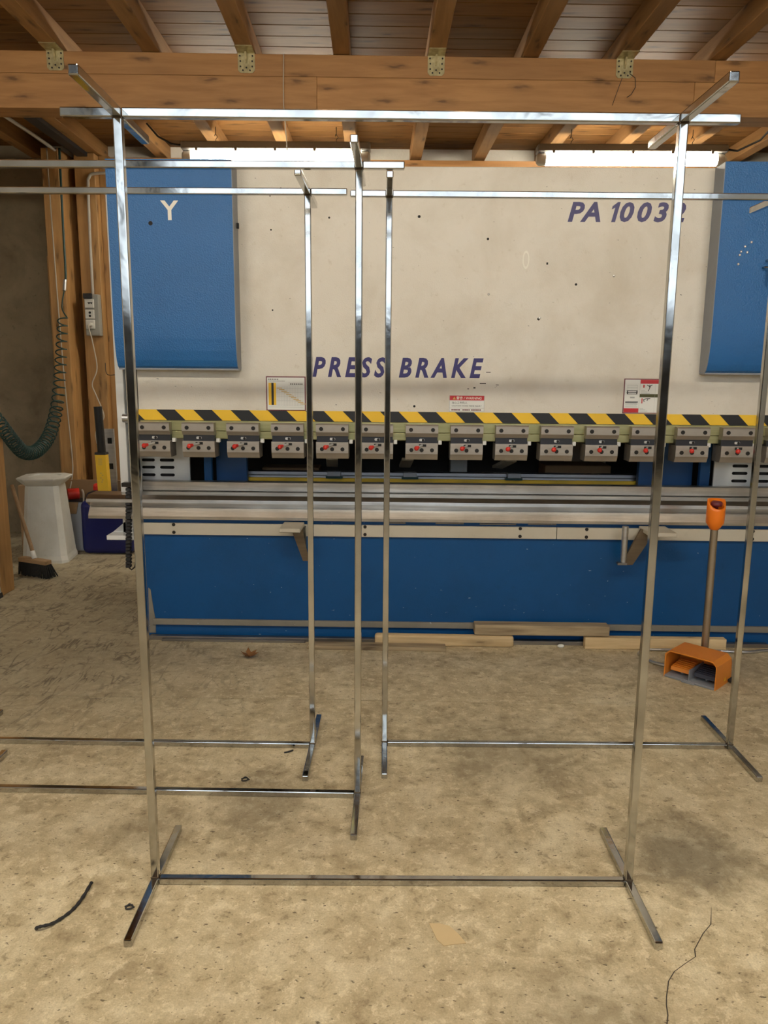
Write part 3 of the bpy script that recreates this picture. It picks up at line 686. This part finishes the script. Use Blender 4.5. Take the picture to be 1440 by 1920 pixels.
for x, rot in ((-0.335, 0.0), (0.075, 0.0), (0.635, 0.0)):
    f_ = MB().box(x-0.036, x+0.036, 4.12, 4.17, 0.797, 0.822, 0.003).build('gauge_finger', M['greybox'], gauge)
    T_ = Matrix.Translation(Vector((x-0.02 - (0.02 if x > .5 else 0), 4.25, 0.86))) @ Matrix.Rotation(R(-18), 4, 'X') @ Matrix.Rotation(R(14 if x > .5 else 4), 4, 'Z')
    MB().box(-0.032, 0.032, -0.10, 0.10, -0.008, 0.008, 0.002, M=T_).build('finger_arm', M['beige'], f_)
    MB().box(x-0.045, x+0.045, 4.13, 4.17, 0.784, 0.797).build('finger_foot', M['hose'], f_)

# tools on the bed
vd = MB().prism([(3.77, 0.742), (3.742, 0.724), (3.740, 0.708), (3.785, 0.681), (3.757, 0.637), (3.757, 0.6225), (3.88, 0.6225), (3.88, 0.742)], 'x', -1.532, 2.20)
vd.build('v_die_block', M['die'], None, 'long grooved steel die block resting on the press brake bed', 'die block')
d2 = root('die_rail', (0.34, 3.93, 0.622), 'long upright steel die rail standing behind the grooved die block', 'die rail')
mb = MB(); mb.box(-1.387, 2.08, 3.902, 3.96, 0.745, 0.792, 0.002); mb.build('upper_strip', M['die'], d2)
mb = MB(); mb.box(-1.387, 2.08, 3.902, 3.96, 0.6225, 0.742, 0.002); lowr = mb.build('lower_strip', M['die'], d2)
x = -1.30
while x < 1.95:
    MB().box(x, x+0.18, 3.899, 3.9022, 0.690, 0.712).build('base_slot', M['hole'], lowr); x += 0.31

# ================================================================== polished racks
def tubebox(x0, x1, y0, y1, z0, z1): return MB().box(x0, x1, y0, y1, z0, z1, 0.0028, 2)
def make_rack(loc, rz, label):
    t = root('display_rack', loc, label, 'rack', 'polished square tube racks', rz, local=True)
    h = 0.0103; S = 0.635; ZT = 1.912; ch = M['chrome']
    for s in (-1, 1):
        x = s*S
        tubebox(x-h, x+h, -0.2375, 0.2375, 0.0, 0.0205).build('foot', ch, t)
        tubebox(x-h, x+h, -h, h, 0.0205, ZT).build('post', ch, t)
        tubebox(x-h, x+h, -0.258, 0.205, ZT, ZT+0.0205).build('arm', ch, t)
        w = h+0.0009
        MB().box(x-w, x+w, -w, w, ZT-0.0035, ZT+0.001, 0.001).build('weld_seam', M['weld'], t)
        MB().box(x-w, x+w, -w, w, 0.0195, 0.0235, 0.001).build('weld_seam', M['weld'], t)
        a, b = (x+h, 0.762) if s > 0 else (-0.762, x-h)
        tubebox(a, b, -h, h, ZT, ZT+0.0205).build('rail_stub', ch, t)
    tubebox(-S+h, S-h, -h, h, ZT, ZT+0.0205).build('top_rail', ch, t)
    tubebox(-S+h, S-h, -0.0098, 0.0098, 0.0005, 0.0200).build('bottom_bar', ch, t)
    return t
r0 = make_rack((0.002, 1.8665, 0.0), R(1.2), 'polished square tube rack standing nearest the camera in the centre')
for loc, rz, lab in (((-0.748, 2.294, 0), 0.0, 'polished square tube rack directly behind the nearest rack, cut off on the left'),
                     ((-0.929, 2.621, 0), 0.0, 'polished square tube rack on the left, second behind the nearest rack'),
                     ((0.603, 2.655, 0), R(0.9), 'polished square tube rack on the right behind the nearest rack')):
    c = copy_tree(r0); c.location = loc; c.rotation_euler = (0, 0, rz); c['label'] = lab

# ================================================================== things on the floor by the machine
MB().box(-1.25, 1.885, 3.735, 3.768, 0.0, 0.020, 0.002).build('steel_bar', M['barsteel'], None, 'long dark steel flat bar lying along the machine foot', 'steel bar')
MB().box(-1.18, -0.45, 3.715, 3.733, 0.0, 0.012, 0.002).build('steel_bar', M['barsteel'], None, 'short thin steel bar lying in front of the long flat bar', 'steel bar')
def beamlet(x0, x1, y0, y1, z0, z1, m, lab, rz=0.0, bev=0.003):
    cx, cy = (x0+x1)/2, (y0+y1)/2
    return MB().box(x0, x1, y0, y1, z0, z1, bev, 2, M=Rz(rz, (cx, cy, 0))).build('wood_block', M[m], None, lab, 'wood block', 'timber offcuts at the machine foot')
beamlet(-0.43, 0.255, 3.625, 3.69, 0.0, 0.020, 'block_grey', 'weathered dark plank lying flat left of the pale beam', R(-0.6))
beamlet(-0.098, 0.598, 3.693, 3.733, 0.0, 0.058, 'block', 'pale squared timber beam in front of the machine foot', R(-0.8), 0.012)
beamlet(0.402, 1.074, 3.700, 3.768, 0.062, 0.113, 'block_grey', 'weathered plank lying bridged above the two pale beams')
beamlet(0.952, 1.655, 3.690, 3.733, 0.0, 0.058, 'block', 'pale squared timber beam behind the foot pedal', R(0.4), 0.004)
MB().ball((0.835, 3.70, 0.010), 0.014, 8, 6, (1.3, 0.8, 0.7)).build('paper_scrap', M['label'], None, 'small white paper scrap lying between the timber beams', 'paper scrap')

# foot pedal (hood opening turned towards the lower left)
fp = root('foot_pedal', (1.385, 3.345, 0.0), 'orange hooded two pedal foot switch with an emergency stop pole', 'foot pedal', rz=R(-44), local=True)
W, D, Hh = 0.118, 0.10, 0.128
# local: x across the opening, -y is the open front
outer = [(-W, 0.0), (-W, Hh-0.02), (-W+0.02, Hh), (W-0.02, Hh), (W, Hh-0.02), (W, 0.0)]
inner = [(-W+0.006, 0.0), (-W+0.006, Hh-0.023), (-W+0.023, Hh-0.006), (W-0.023, Hh-0.006), (W-0.006, Hh-0.023), (W-0.006, 0.0)]
def arch(y0, y1, sc0=1.0, sc1=1.0):
    P = []
    for prof, yy, s in ((outer, y0, sc0), (inner, y0, sc0), (outer, y1, sc1), (inner, y1, sc1)):
        P += [(a, yy, b*s) for a, b in prof]
    n = 6; f = []
    for i in range(n-1):
        f += [(i, i+1, n+i+1, n+i), (2*n+i, 3*n+i, 3*n+i+1, 2*n+i+1), (i, 2*n+i, 2*n+i+1, i+1), (n+i, n+i+1, 3*n+i+1, 3*n+i)]
    f += [(0, n, 3*n, 2*n), (n-1, 3*n-1, 4*n-1, 2*n-1)]
    return P, f
P, f = arch(-D, D*0.55, 1.0, 1.0); mb = MB().add(P, f)
mb.prism([(-W, 0), (-W, Hh-.02), (-W+.02, Hh), (W-.02, Hh), (W, Hh-.02), (W, 0)], 'y', D*0.55, D*0.56)
# sloping back
bk = [(-W, D*.55, 0), (-W, D*.55, Hh-.02), (-W+.02, D*.55, Hh), (W-.02, D*.55, Hh), (W, D*.55, Hh-.02), (W, D*.55, 0)]
bk2 = [(-W+.01, D, 0), (-W+.012, D, Hh*.55), (-W+.03, D, Hh*.66), (W-.03, D, Hh*.66), (W-.012, D, Hh*.55), (W-.01, D, 0)]
mb.add(bk+bk2, [(i, i+1, 7+i, 6+i) for i in range(5)] + [(0, 6, 11, 5), tuple(range(6, 12))])
hood = mb.build('hood', M['orange'], fp)
MB().add([(W+.0005, -0.012, 0.018), (W+.0005, 0.008, 0.018), (W+.0005, -0.002, 0.038)], [(0, 1, 2)]).build('warning_mark', M['yellow'], hood)
bp = MB(); bp.box(-W+.006, W-.006, -D-.006, D*.5, 0.001, 0.012, 0.002); bp.box(-0.03, 0.03, -D-.016, -D, 0.001, 0.010, 0.002)
bp.build('base_plate', M['greyside'], fp)
def pedal(x0, x1, m):
    mb = MB(); mb.prism([(-0.075, 0.030), (-0.070, 0.046), (0.03, 0.060), (0.035, 0.045)], 'x', x0, x1); p = mb.build('pedal', M[m], fp)
    for i in range(5):
        yy = -0.06+i*0.018; z = 0.0475+ (yy+0.06)*0.14
        MB().box(x0+.004, x1-.004, yy-.003, yy+.003, z, z+.003).build('tread_rib', M[m], p)
    MB().cyl(((x0+x1)/2, -0.04, 0.012), ((x0+x1)/2, -0.04, 0.036), 0.008, n=10).build('pedal_spring', M['alu'], p)
pedal(-0.098, -0.014, 'orange'); pedal(0.010, 0.100, 'bluerubber')
MB().box(-0.004, 0.0, -D, 0.05, 0.012, 0.06).build('divider', M['greyside'], fp)
MB().box(W, W+0.022, 0.03, 0.07, 0.006, 0.018, 0.002).build('cable_gland', M['rubber'], fp)
# pole with cup (local position of world (1.437,3.42))
lp = Matrix.Rotation(R(44), 4, 'Z') @ Vector((1.437-1.385, 3.425-3.345, 0))
MB().cyl((lp.x, lp.y, 0.0), (lp.x-0.006, lp.y+0.004, 0.685), 0.0165, n=18).build('pole', M['pole'], fp)
cz = 0.668; cupc = (lp.x-0.006, lp.y+0.004, 0)
cup = MB().lathe(cupc, [(0.0, cz-0.002), (0.018, cz), (0.022, cz+0.006), (0.0385, cz+0.032), (0.040, cz+0.07), (0.0395, cz+0.088)], 28)
# scooped rim: higher at the sides, lower towards the front
n = 28; c0 = Vector(cupc); P = []
fr = math.radians(-90+44)
for i in range(n):
    a = 2*math.pi*i/n; da = math.cos(a-fr); zt = cz+0.138 - 0.040*max(0.0, da)**0.7 if da > 0 else cz+0.138
    d = Vector((math.cos(a), math.sin(a), 0))
    P += [c0+d*0.0395+Vector((0, 0, cz+0.088)), c0+d*0.039+Vector((0, 0, zt)), c0+d*0.034+Vector((0, 0, zt)), c0+d*0.034+Vector((0, 0, cz+0.088))]
f = []
for i in range(n):
    j = (i+1) % n
    for k in range(3): f.append((4*i+k, 4*j+k, 4*j+k+1, 4*i+k+1))
f.append(tuple(4*i+3 for i in range(n)))
cup.add(P, f, True); cp_ = cup.build('stop_cup', M['orangebright'], fp, 'orange cup shaped guard')
MB().lathe((cupc[0], cupc[1], 0), [(0.010, cz+0.088), (0.010, cz+0.105), (0.024, cz+0.108), (0.026, cz+0.122), (0.018, cz+0.130), (0.0, cz+0.131)], 20).build('stop_button', M['maroon'], cp_)
# flexible conduit on the floor
def spline(pts, k=8):
    pts = [Vector(p) for p in pts]; out = []
    for i in range(len(pts)-1):
        p0 = pts[max(i-1, 0)]; p1 = pts[i]; p2 = pts[i+1]; p3 = pts[min(i+2, len(pts)-1)]
        for j in range(k):
            t = j/k
            out.append(0.5*((2*p1)+(-p0+p2)*t+(2*p0-5*p1+4*p2-p3)*t*t+(-p0+3*p1-3*p2+p3)*t**3))
    out.append(pts[-1]); return out
pts = spline([(1.30, 3.43, 0.012), (1.23, 3.50, 0.008), (1.195, 3.60, 0.008), (1.235, 3.66, 0.008), (1.32, 3.672, 0.008), (1.47, 3.672, 0.008), (1.60, 3.665, 0.008), (1.75, 3.655, 0.008), (1.85, 3.68, 0.008), (2.0, 3.66, 0.008), (2.4, 3.5, 0.008)], 10)
MB().tube(pts, [0.0075 if i % 2 else 0.0068 for i in range(len(pts))], 8).build('flexible_conduit', M['alu'], None, 'ribbed metal conduit running along the floor behind the foot pedal', 'conduit')

# ================================================================== debris
pts = spline([(-0.872, 1.668, 0.004), (-0.862, 1.664, 0.012), (-0.838, 1.685, 0.006), (-0.813, 1.730, 0.004), (-0.803, 1.775, 0.006), (-0.800, 1.835, 0.010)], 8)
MB().tube(pts, [0.0035+0.0015*math.sin(i*0.9)**2 for i in range(len(pts))], 6).build('plastic_strip', M['rubber'], None, 'curved black plastic strip lying on the floor at lower left', 'plastic strip')
lm = MB()
for i in range(7):
    a = i*0.9; c = Vector((-0.696+0.02*math.cos(a), 3.508+0.02*math.sin(a), 0.004)); d = Vector((math.cos(a), math.sin(a), 0)); e = Vector((-d.y, d.x, 0)); h = 0.02+0.016*random.random()
    lm.add([c-d*0.02, c+e*0.014+Vector((0, 0, h*.6)), c+d*0.03+Vector((0, 0, h)), c-e*0.014+Vector((0, 0, h*.3)), c-d*0.02+Vector((0, 0, .002))], [(0, 1, 2, 3), (4, 3, 2, 1)])
lm.build('dry_leaf', M['leaf'], None, 'crumpled dry brown leaf on the floor in front of the machine', 'leaf')
def squiggle(x, y, r, lab):
    p = spline([(x+r*math.cos(k*1.9)*(0.5+0.5*random.random()), y+r*0.7*math.sin(k*1.9), 0.003+0.002*(k % 2)) for k in range(6)], 5)
    MB().tube(p, 0.002, 5).build('swarf_curl', M['rubber'], None, lab, 'swarf', 'metal swarf curls on the floor')
squiggle(-0.496, 2.386, 0.018, 'small black swarf curl on the floor between the two left bottom bars')
squiggle(-0.671, 1.752, 0.014, 'small black swarf curl beside the nearest left rack foot')
MB().tube(spline([(-0.392, 2.575, .003), (-0.377, 2.580, .004), (-0.362, 2.592, .004)], 4), 0.003, 5).build('swarf_curl', M['rubber'], None, 'tiny black sliver near the foot of the second left rack', 'swarf', 'metal swarf curls on the floor')
pp = [(0.095, 1.716), (0.120, 1.716), (0.145, 1.708), (0.165, 1.682), (0.182, 1.650), (0.150, 1.645), (0.128, 1.640), (0.112, 1.66)]
mb = MB(); mb.prism(pp, 'z', 0.0004, 0.0022); mb.build('paper_piece', M['paper'], None, 'flat torn piece of brown paper on the floor in front', 'paper')

# ================================================================== left corner
# white tapered pedestal with octagonal body
pd = root('pedestal', (-2.495, 5.40, 0.0), 'white tapered plaster pedestal with a flared square top', 'pedestal', rz=R(8), local=True)
def octa(hw, ch_, z): return [(-hw+ch_, -hw, z), (hw-ch_, -hw, z), (hw, -hw+ch_, z), (hw, hw-ch_, z), (hw-ch_, hw, z), (-hw+ch_, hw, z), (-hw, hw-ch_, z), (-hw, -hw+ch_, z)]
def loft(levels):
    mb = MB(); P = []
    for l in levels: P += l
    n = 8; f = []
    for k in range(len(levels)-1): f += [(k*n+i, k*n+(i+1) % n, (k+1)*n+(i+1) % n, (k+1)*n+i) for i in range(n)]
    f += [tuple(range(n))[::-1], tuple((len(levels)-1)*n+i for i in range(n))]
    return mb.add(P, f)
loft([octa(.158, .035, 0), octa(.158, .035, .02), octa(.150, .035, .05), octa(.115, .03, .52), octa(.112, .03, .545)]).build('body', M['plaster'], pd)
loft([octa(.112, .03, .545), octa(.135, .05, .563), octa(.160, .06, .590), octa(.163, .06, .600), octa(.155, .06, .606), octa(.10, .04, .606), octa(.09, .03, .598)]).build('flared_top', M['plaster'], pd)

# broom
bm_ = root('broom', (-2.385, 4.93, 0.0), 'wooden broom with black bristles leaning in front of the pedestal', 'broom', rz=R(-24), local=True)
MB().box(-0.125, 0.125, -0.028, 0.028, 0.088, 0.118, 0.006, 2).build('head', M['broomwood'], bm_)
mb = MB(); rnd = random.Random(3)
for i in range(26):
    for j in range(5):
        x = -0.118+0.236*i/25; yy = -0.022+0.011*j; ex = x*1.12+rnd.uniform(-.006, .006)+0.02; ey = yy*1.7+rnd.uniform(-.005, .005)
        mb.tube([(x, yy, 0.089), ((x+ex)/2, (yy+ey)/2, 0.045), (ex, ey, 0.002+rnd.random()*.006)], [0.0045, 0.005, 0.0035], 4, False)
mb.build('bristles', M['bristle'], bm_, kind='stuff')
hp = [(0.0, 0.0, 0.112), (-0.035, 0.008, 0.20), (-0.135, 0.030, 0.40), (-0.225, 0.052, 0.585)]
MB().tube(hp, 0.0125, 10).build('handle', M['broomwood'], bm_)
MB().tube([(0.0, 0.0, 0.116), (-0.021, 0.005, 0.165)], 0.016, 10).build('socket', M['nylon'], bm_)

# cardboard sheets, box, jerrycan behind
MB().box(-2.80, -2.50, 5.62, 5.70, 0.0, 0.50, M=Rz(R(14), (-2.65, 5.66, 0))).build('cardboard_sheet', M['card'], None, 'brown cardboard standing behind the white pedestal', 'cardboard')
MB().box(-2.62, -1.95, 5.93, 5.96, 0.0, 0.50).build('cardboard_sheet', M['card'], None, 'wide cardboard sheet against the timber posts', 'cardboard')
bx = root('storage_box', (-2.41, 5.72, 0.0), 'white box with an open brown cardboard flap beside the pedestal', 'box', local=False)
mb = MB(); mb.prism([(-2.478, 0.0), (-2.350, 0.0), (-2.338, 0.37), (-2.490, 0.37)], 'y', 5.66, 5.83); mb.build('body', M['greybox'], bx)
MB().prism([(-2.50, 0.372), (-2.372, 0.372), (-2.392, 0.285), (-2.50, 0.285)], 'y', 5.645, 5.652).build('flap', M['card'], bx)
MB().box(-2.48, -2.345, 5.66, 5.83, 0.370, 0.378).build('contents', M['rubber'], bx)
MB().tube(spline([(-2.385, 5.78, .385), (-2.375, 5.74, .45), (-2.345, 5.69, .43), (-2.33, 5.645, .36)], 6), 0.007, 6).build('grey_cable', M['wire'], None, 'grey cable looping out of the white box', 'cable')
MB().cyl((-2.47, 5.70, 0.425), (-2.40, 5.74, 0.425), 0.042, n=18).build('tape_roll', M['redplastic'], None, 'red and white roll lying on the white box', 'roll')
# jerrycan
jc = root('jerrycan', (-2.13, 5.66, 0.0), 'dark blue plastic jerrycan standing beside the machine', 'jerrycan')
MB().box(-2.325, -1.94, 5.54, 5.80, 0.0, 0.40, 0.045, 4).build('body', M['bluecan'], jc)
MB().box(-2.30, -2.22, 5.60, 5.74, 0.385, 0.455, 0.03, 3).build('shoulder', M['bluerubber'], jc)
MB().cyl((-2.02, 5.66, 0.39), (-2.02, 5.66, 0.43), 0.03, n=18).build('cap', M['bluecan'], jc)
MB().box(-2.325, -2.24, 5.81, 5.855, 0.0, 0.49, 0.02, 2).build('red_canister', M['redplastic'], None, 'red canister standing behind the blue jerrycan', 'canister')
# yellow sensor bar with black tube standing on the jerrycan
ys = root('sensor_post', (-2.16, 5.62, 0.405), 'yellow square post with a shiny black tube on top leaning by the jerrycan', 'post')
mb = MB(); mb.prism([(-2.198, 0.405), (-2.120, 0.405), (-2.130, 0.735), (-2.206, 0.735)], 'y', 5.60, 5.66); b_ = mb.build('yellow_body', M['yellow'], ys)
MB().prism([(-2.208, 0.735), (-2.128, 0.735), (-2.130, 0.752), (-2.208, 0.752)], 'y', 5.597, 5.663).build('collar', M['rubber'], ys)
MB().cyl((-2.166, 5.63, 0.752), (-2.176, 5.63, 1.085), 0.030, n=20).build('black_tube', mat('gloss_black', (0.02, 0.02, 0.02), 0.2), ys)
mb = MB()
for i in range(7): mb.box(-2.185, -2.155, 5.5992, 5.60, 0.66+i*.008, 0.663+i*.008)
mb.build('print', M['tanprint'], b_, kind='stuff'); mb = MB()
for x, z in ((-2.17, .60), (-2.158, .585), (-2.172, .565), (-2.16, .55), (-2.165, .535)): mb.box(x-.006, x+.006, 5.5992, 5.60, z-.004, z+.004)
mb.build('print', M['tanprint'], b_, kind='stuff')
# spirit level
sl = root('spirit_level', (-2.19, 5.90, 0.0), 'grey aluminium spirit level leaning behind the yellow post', 'spirit level')
MB().prism([(-2.215, 0.0), (-2.145, 0.0), (-2.158, 0.905), (-2.228, 0.905)], 'y', 5.86, 5.885).build('body', M['alu'], sl)
for z in (0.62, 0.815): MB().box(-2.205, -2.172, 5.857, 5.861, z-0.022, z+0.022, 0.001).build('vial_window', M['hole'], sl)

# socket unit with pipe and plug
su = root('socket_unit', (-2.347, 6.10, 1.60), 'grey wall socket unit with three sockets on the timber post', 'socket')
MB().box(-2.403, -2.290, 6.06, 6.12, 1.605, 1.915, 0.008, 2).build('housing', M['greyplastic'], su)
MB().box(-2.400, -2.335, 6.035, 6.062, 1.882, 1.920, 0.004).build('open_lid', M['rubber'], su)
for i, z in enumerate((1.845, 1.765, 1.690)):
    s_ = MB().box(-2.395, -2.325, 6.048, 6.062, z-0.034, z+0.034, 0.004).build('socket', M['sockwhite'], su)
    if i == 0: MB().prism([(-2.372, z+.008), (-2.36, z-.006), (-2.35, z+.004), (-2.34, z-.006), (-2.332, z+.008)], 'y', 6.046, 6.0485).build('socket_face', M['hole'], s_)
    if i == 1:
        for dz in (-.012, .012): MB().cyl((-2.357, 6.048, z+dz), (-2.357, 6.0455, z+dz), 0.009, n=12).build('socket_hole', M['hole'], s_)
plug = MB().cyl((-2.357, 6.048, 1.687), (-2.357, 6.02, 1.687), 0.020, 0.014, n=16).build('plug', M['sockwhite'], su)
MB().tube(spline([(-2.357, 6.02, 1.687), (-2.357, 6.01, 1.66), (-2.344, 6.03, 1.564), (-2.327, 6.05, 1.362), (-2.372, 6.05, 1.239), (-2.348, 6.05, 1.157), (-2.297, 6.05, 1.013), (-2.309, 6.05, 0.951), (-2.365, 6.05, 0.867), (-2.362, 6.05, 0.774)], 6), 0.005, 6).build('cord', M['wire'], plug)
MB().tube(spline([(-2.345, 6.10, 1.915), (-2.343, 6.10, 2.3), (-2.335, 6.10, 2.70), (-2.325, 6.10, 2.76), (-2.29, 6.10, 2.79), (-2.15, 6.10, 2.795)], 8), 0.011, 10).build('conduit_pipe', M['pipe'], su)
MB().tube(spline([(-2.285, 6.115, 1.40), (-2.275, 6.09, 1.34), (-2.255, 6.08, 1.309), (-2.205, 6.10, 1.31)], 6), 0.003, 5).build('thin_wire', M['blackwire'], None, 'thin black wire looping off the timber post beside the machine', 'wire')
MB().tube(spline([(-2.575, 5.973, 2.93), (-2.57, 5.973, 2.2), (-2.56, 5.972, 1.5), (-2.545, 5.972, 1.0), (-2.53, 5.965, 0.6), (-2.54, 5.9, 0.42)], 6), 0.005, 6).build('wall_cable', M['wire'], None, 'pale cable running down the timber post beside the hose', 'cable')

# spiral air hose
cl = spline([(-2.463, 5.80, 1.72), (-2.463, 5.70, 1.36), (-2.461, 5.60, 1.093), (-2.440, 5.40, 0.898), (-2.442, 5.20, 0.805), (-2.436, 5.00, 0.815), (-2.360, 4.70, 0.923), (-2.285, 4.42, 1.050), (-2.30, 4.30, 1.16)], 24)
# arc lengths
L = [0.0]
for i in range(1, len(cl)): L.append(L[-1]+(cl[i]-cl[i-1]).length)
tot = L[-1]; turns = 46; per = 12; pts = []
# denser coils in the sagging middle
def at(s):
    s *= tot
    for i in range(1, len(L)):
        if L[i] >= s:
            t = (s-L[i-1])/(L[i]-L[i-1]); return cl[i-1].lerp(cl[i], t), (cl[i]-cl[i-1]).normalized()
    return cl[-1], (cl[-1]-cl[-2]).normalized()
N = turns*per
ws = []
for i in range(N+1):
    u = i/N; ws.append(1.0-0.55*math.exp(-((u-0.52)/0.20)**2))
cs = [0.0]
for i in range(N): cs.append(cs[-1]+ws[i])
ref = Vector((1, 0, 0))
for i in range(N+1):
    s = cs[i]/cs[-1]; c, t = at(s); a = (ref - t*ref.dot(t)).normalized(); b = t.cross(a); ang = 2*math.pi*i/per
    r = 0.034 + 0.010*math.sin(math.pi*s)
    pts.append(c + a*math.cos(ang)*r + b*math.sin(ang)*r)
ah = root('air_hose', (-2.463, 5.80, 0.80), 'dark green coiled air hose hanging in the left corner', 'hose')
MB().tube(pts, 0.0052, 6).build('coil', M['hose'], ah)
MB().tube(spline([(-2.476, 6.0-.04, 2.93), (-2.472, 5.93, 2.405), (-2.462, 5.90, 2.06), (-2.462, 5.88, 1.98)], 6), 0.009, 8).build('straight_hose', M['hose'], ah)
MB().cyl((-2.462, 5.88, 2.0), (-2.464, 5.86, 1.92), 0.013, n=12).build('coupling', M['alu'], ah)
MB().tube(spline([(-2.464, 5.86, 1.92), (-2.475, 5.84, 1.84), (-2.47, 5.82, 1.78), pts[0]], 6), 0.0052, 6).build('hose_tail', M['hose'], ah)
# white bottle brush like strip hanging behind the hose
MB().box(-2.70, -2.672, 6.285, 6.30, 0.70, 1.02, 0.003).build('white_strip', M['plaster'], None, 'narrow white strip fixed to the wall behind the coiled hose', 'strip')

# ladder foot at the left edge
ld = root('ladder', (-2.39, 4.40, 0.0), 'aluminium ladder leg with a black foot beside the near post', 'ladder')
T_ = Matrix.Translation(Vector((-2.372, 4.40, 0.0))) @ Matrix.Rotation(R(-9), 4, 'Y')
MB().box(-0.020, 0.020, -0.03, 0.03, 0.022, 0.9, 0.003, M=T_).build('leg', M['alu'], ld)
MB().box(-0.023, 0.023, -0.034, 0.034, 0.0, 0.03, 0.003, M=T_).build('rubber_foot', M['rubber'], ld)
MB().box(-0.16, 0.025, -0.025, 0.025, 0.20, 0.225, 0.003, M=T_).build('step', M['alu'], ld)

# clutter seen through the machine throat
MB().box(0.86, 1.24, 4.45, 4.66, 0.0, 0.83, 0.004).build('cardboard_box', M['card'], None, 'open cardboard box seen through the machine throat', 'box')
MB().box(1.02, 1.27, 4.68, 4.70, 0.0, 1.12, 0.004).build('beige_panel', M['beige'], None, 'beige panel standing behind the cardboard box inside the throat', 'panel')
MB().box(0.32, 0.42, 4.55, 4.64, 0.0, 0.93, 0.004).build('white_carton', M['label'], None, 'small white carton seen in the dark throat of the machine', 'carton')
MB().box(-0.78, -0.45, 4.45, 4.62, 0.0, 0.80, 0.004).build('scrap_crate', M['card'], None, 'brown crate in the dark behind the left of the back gauge', 'crate')
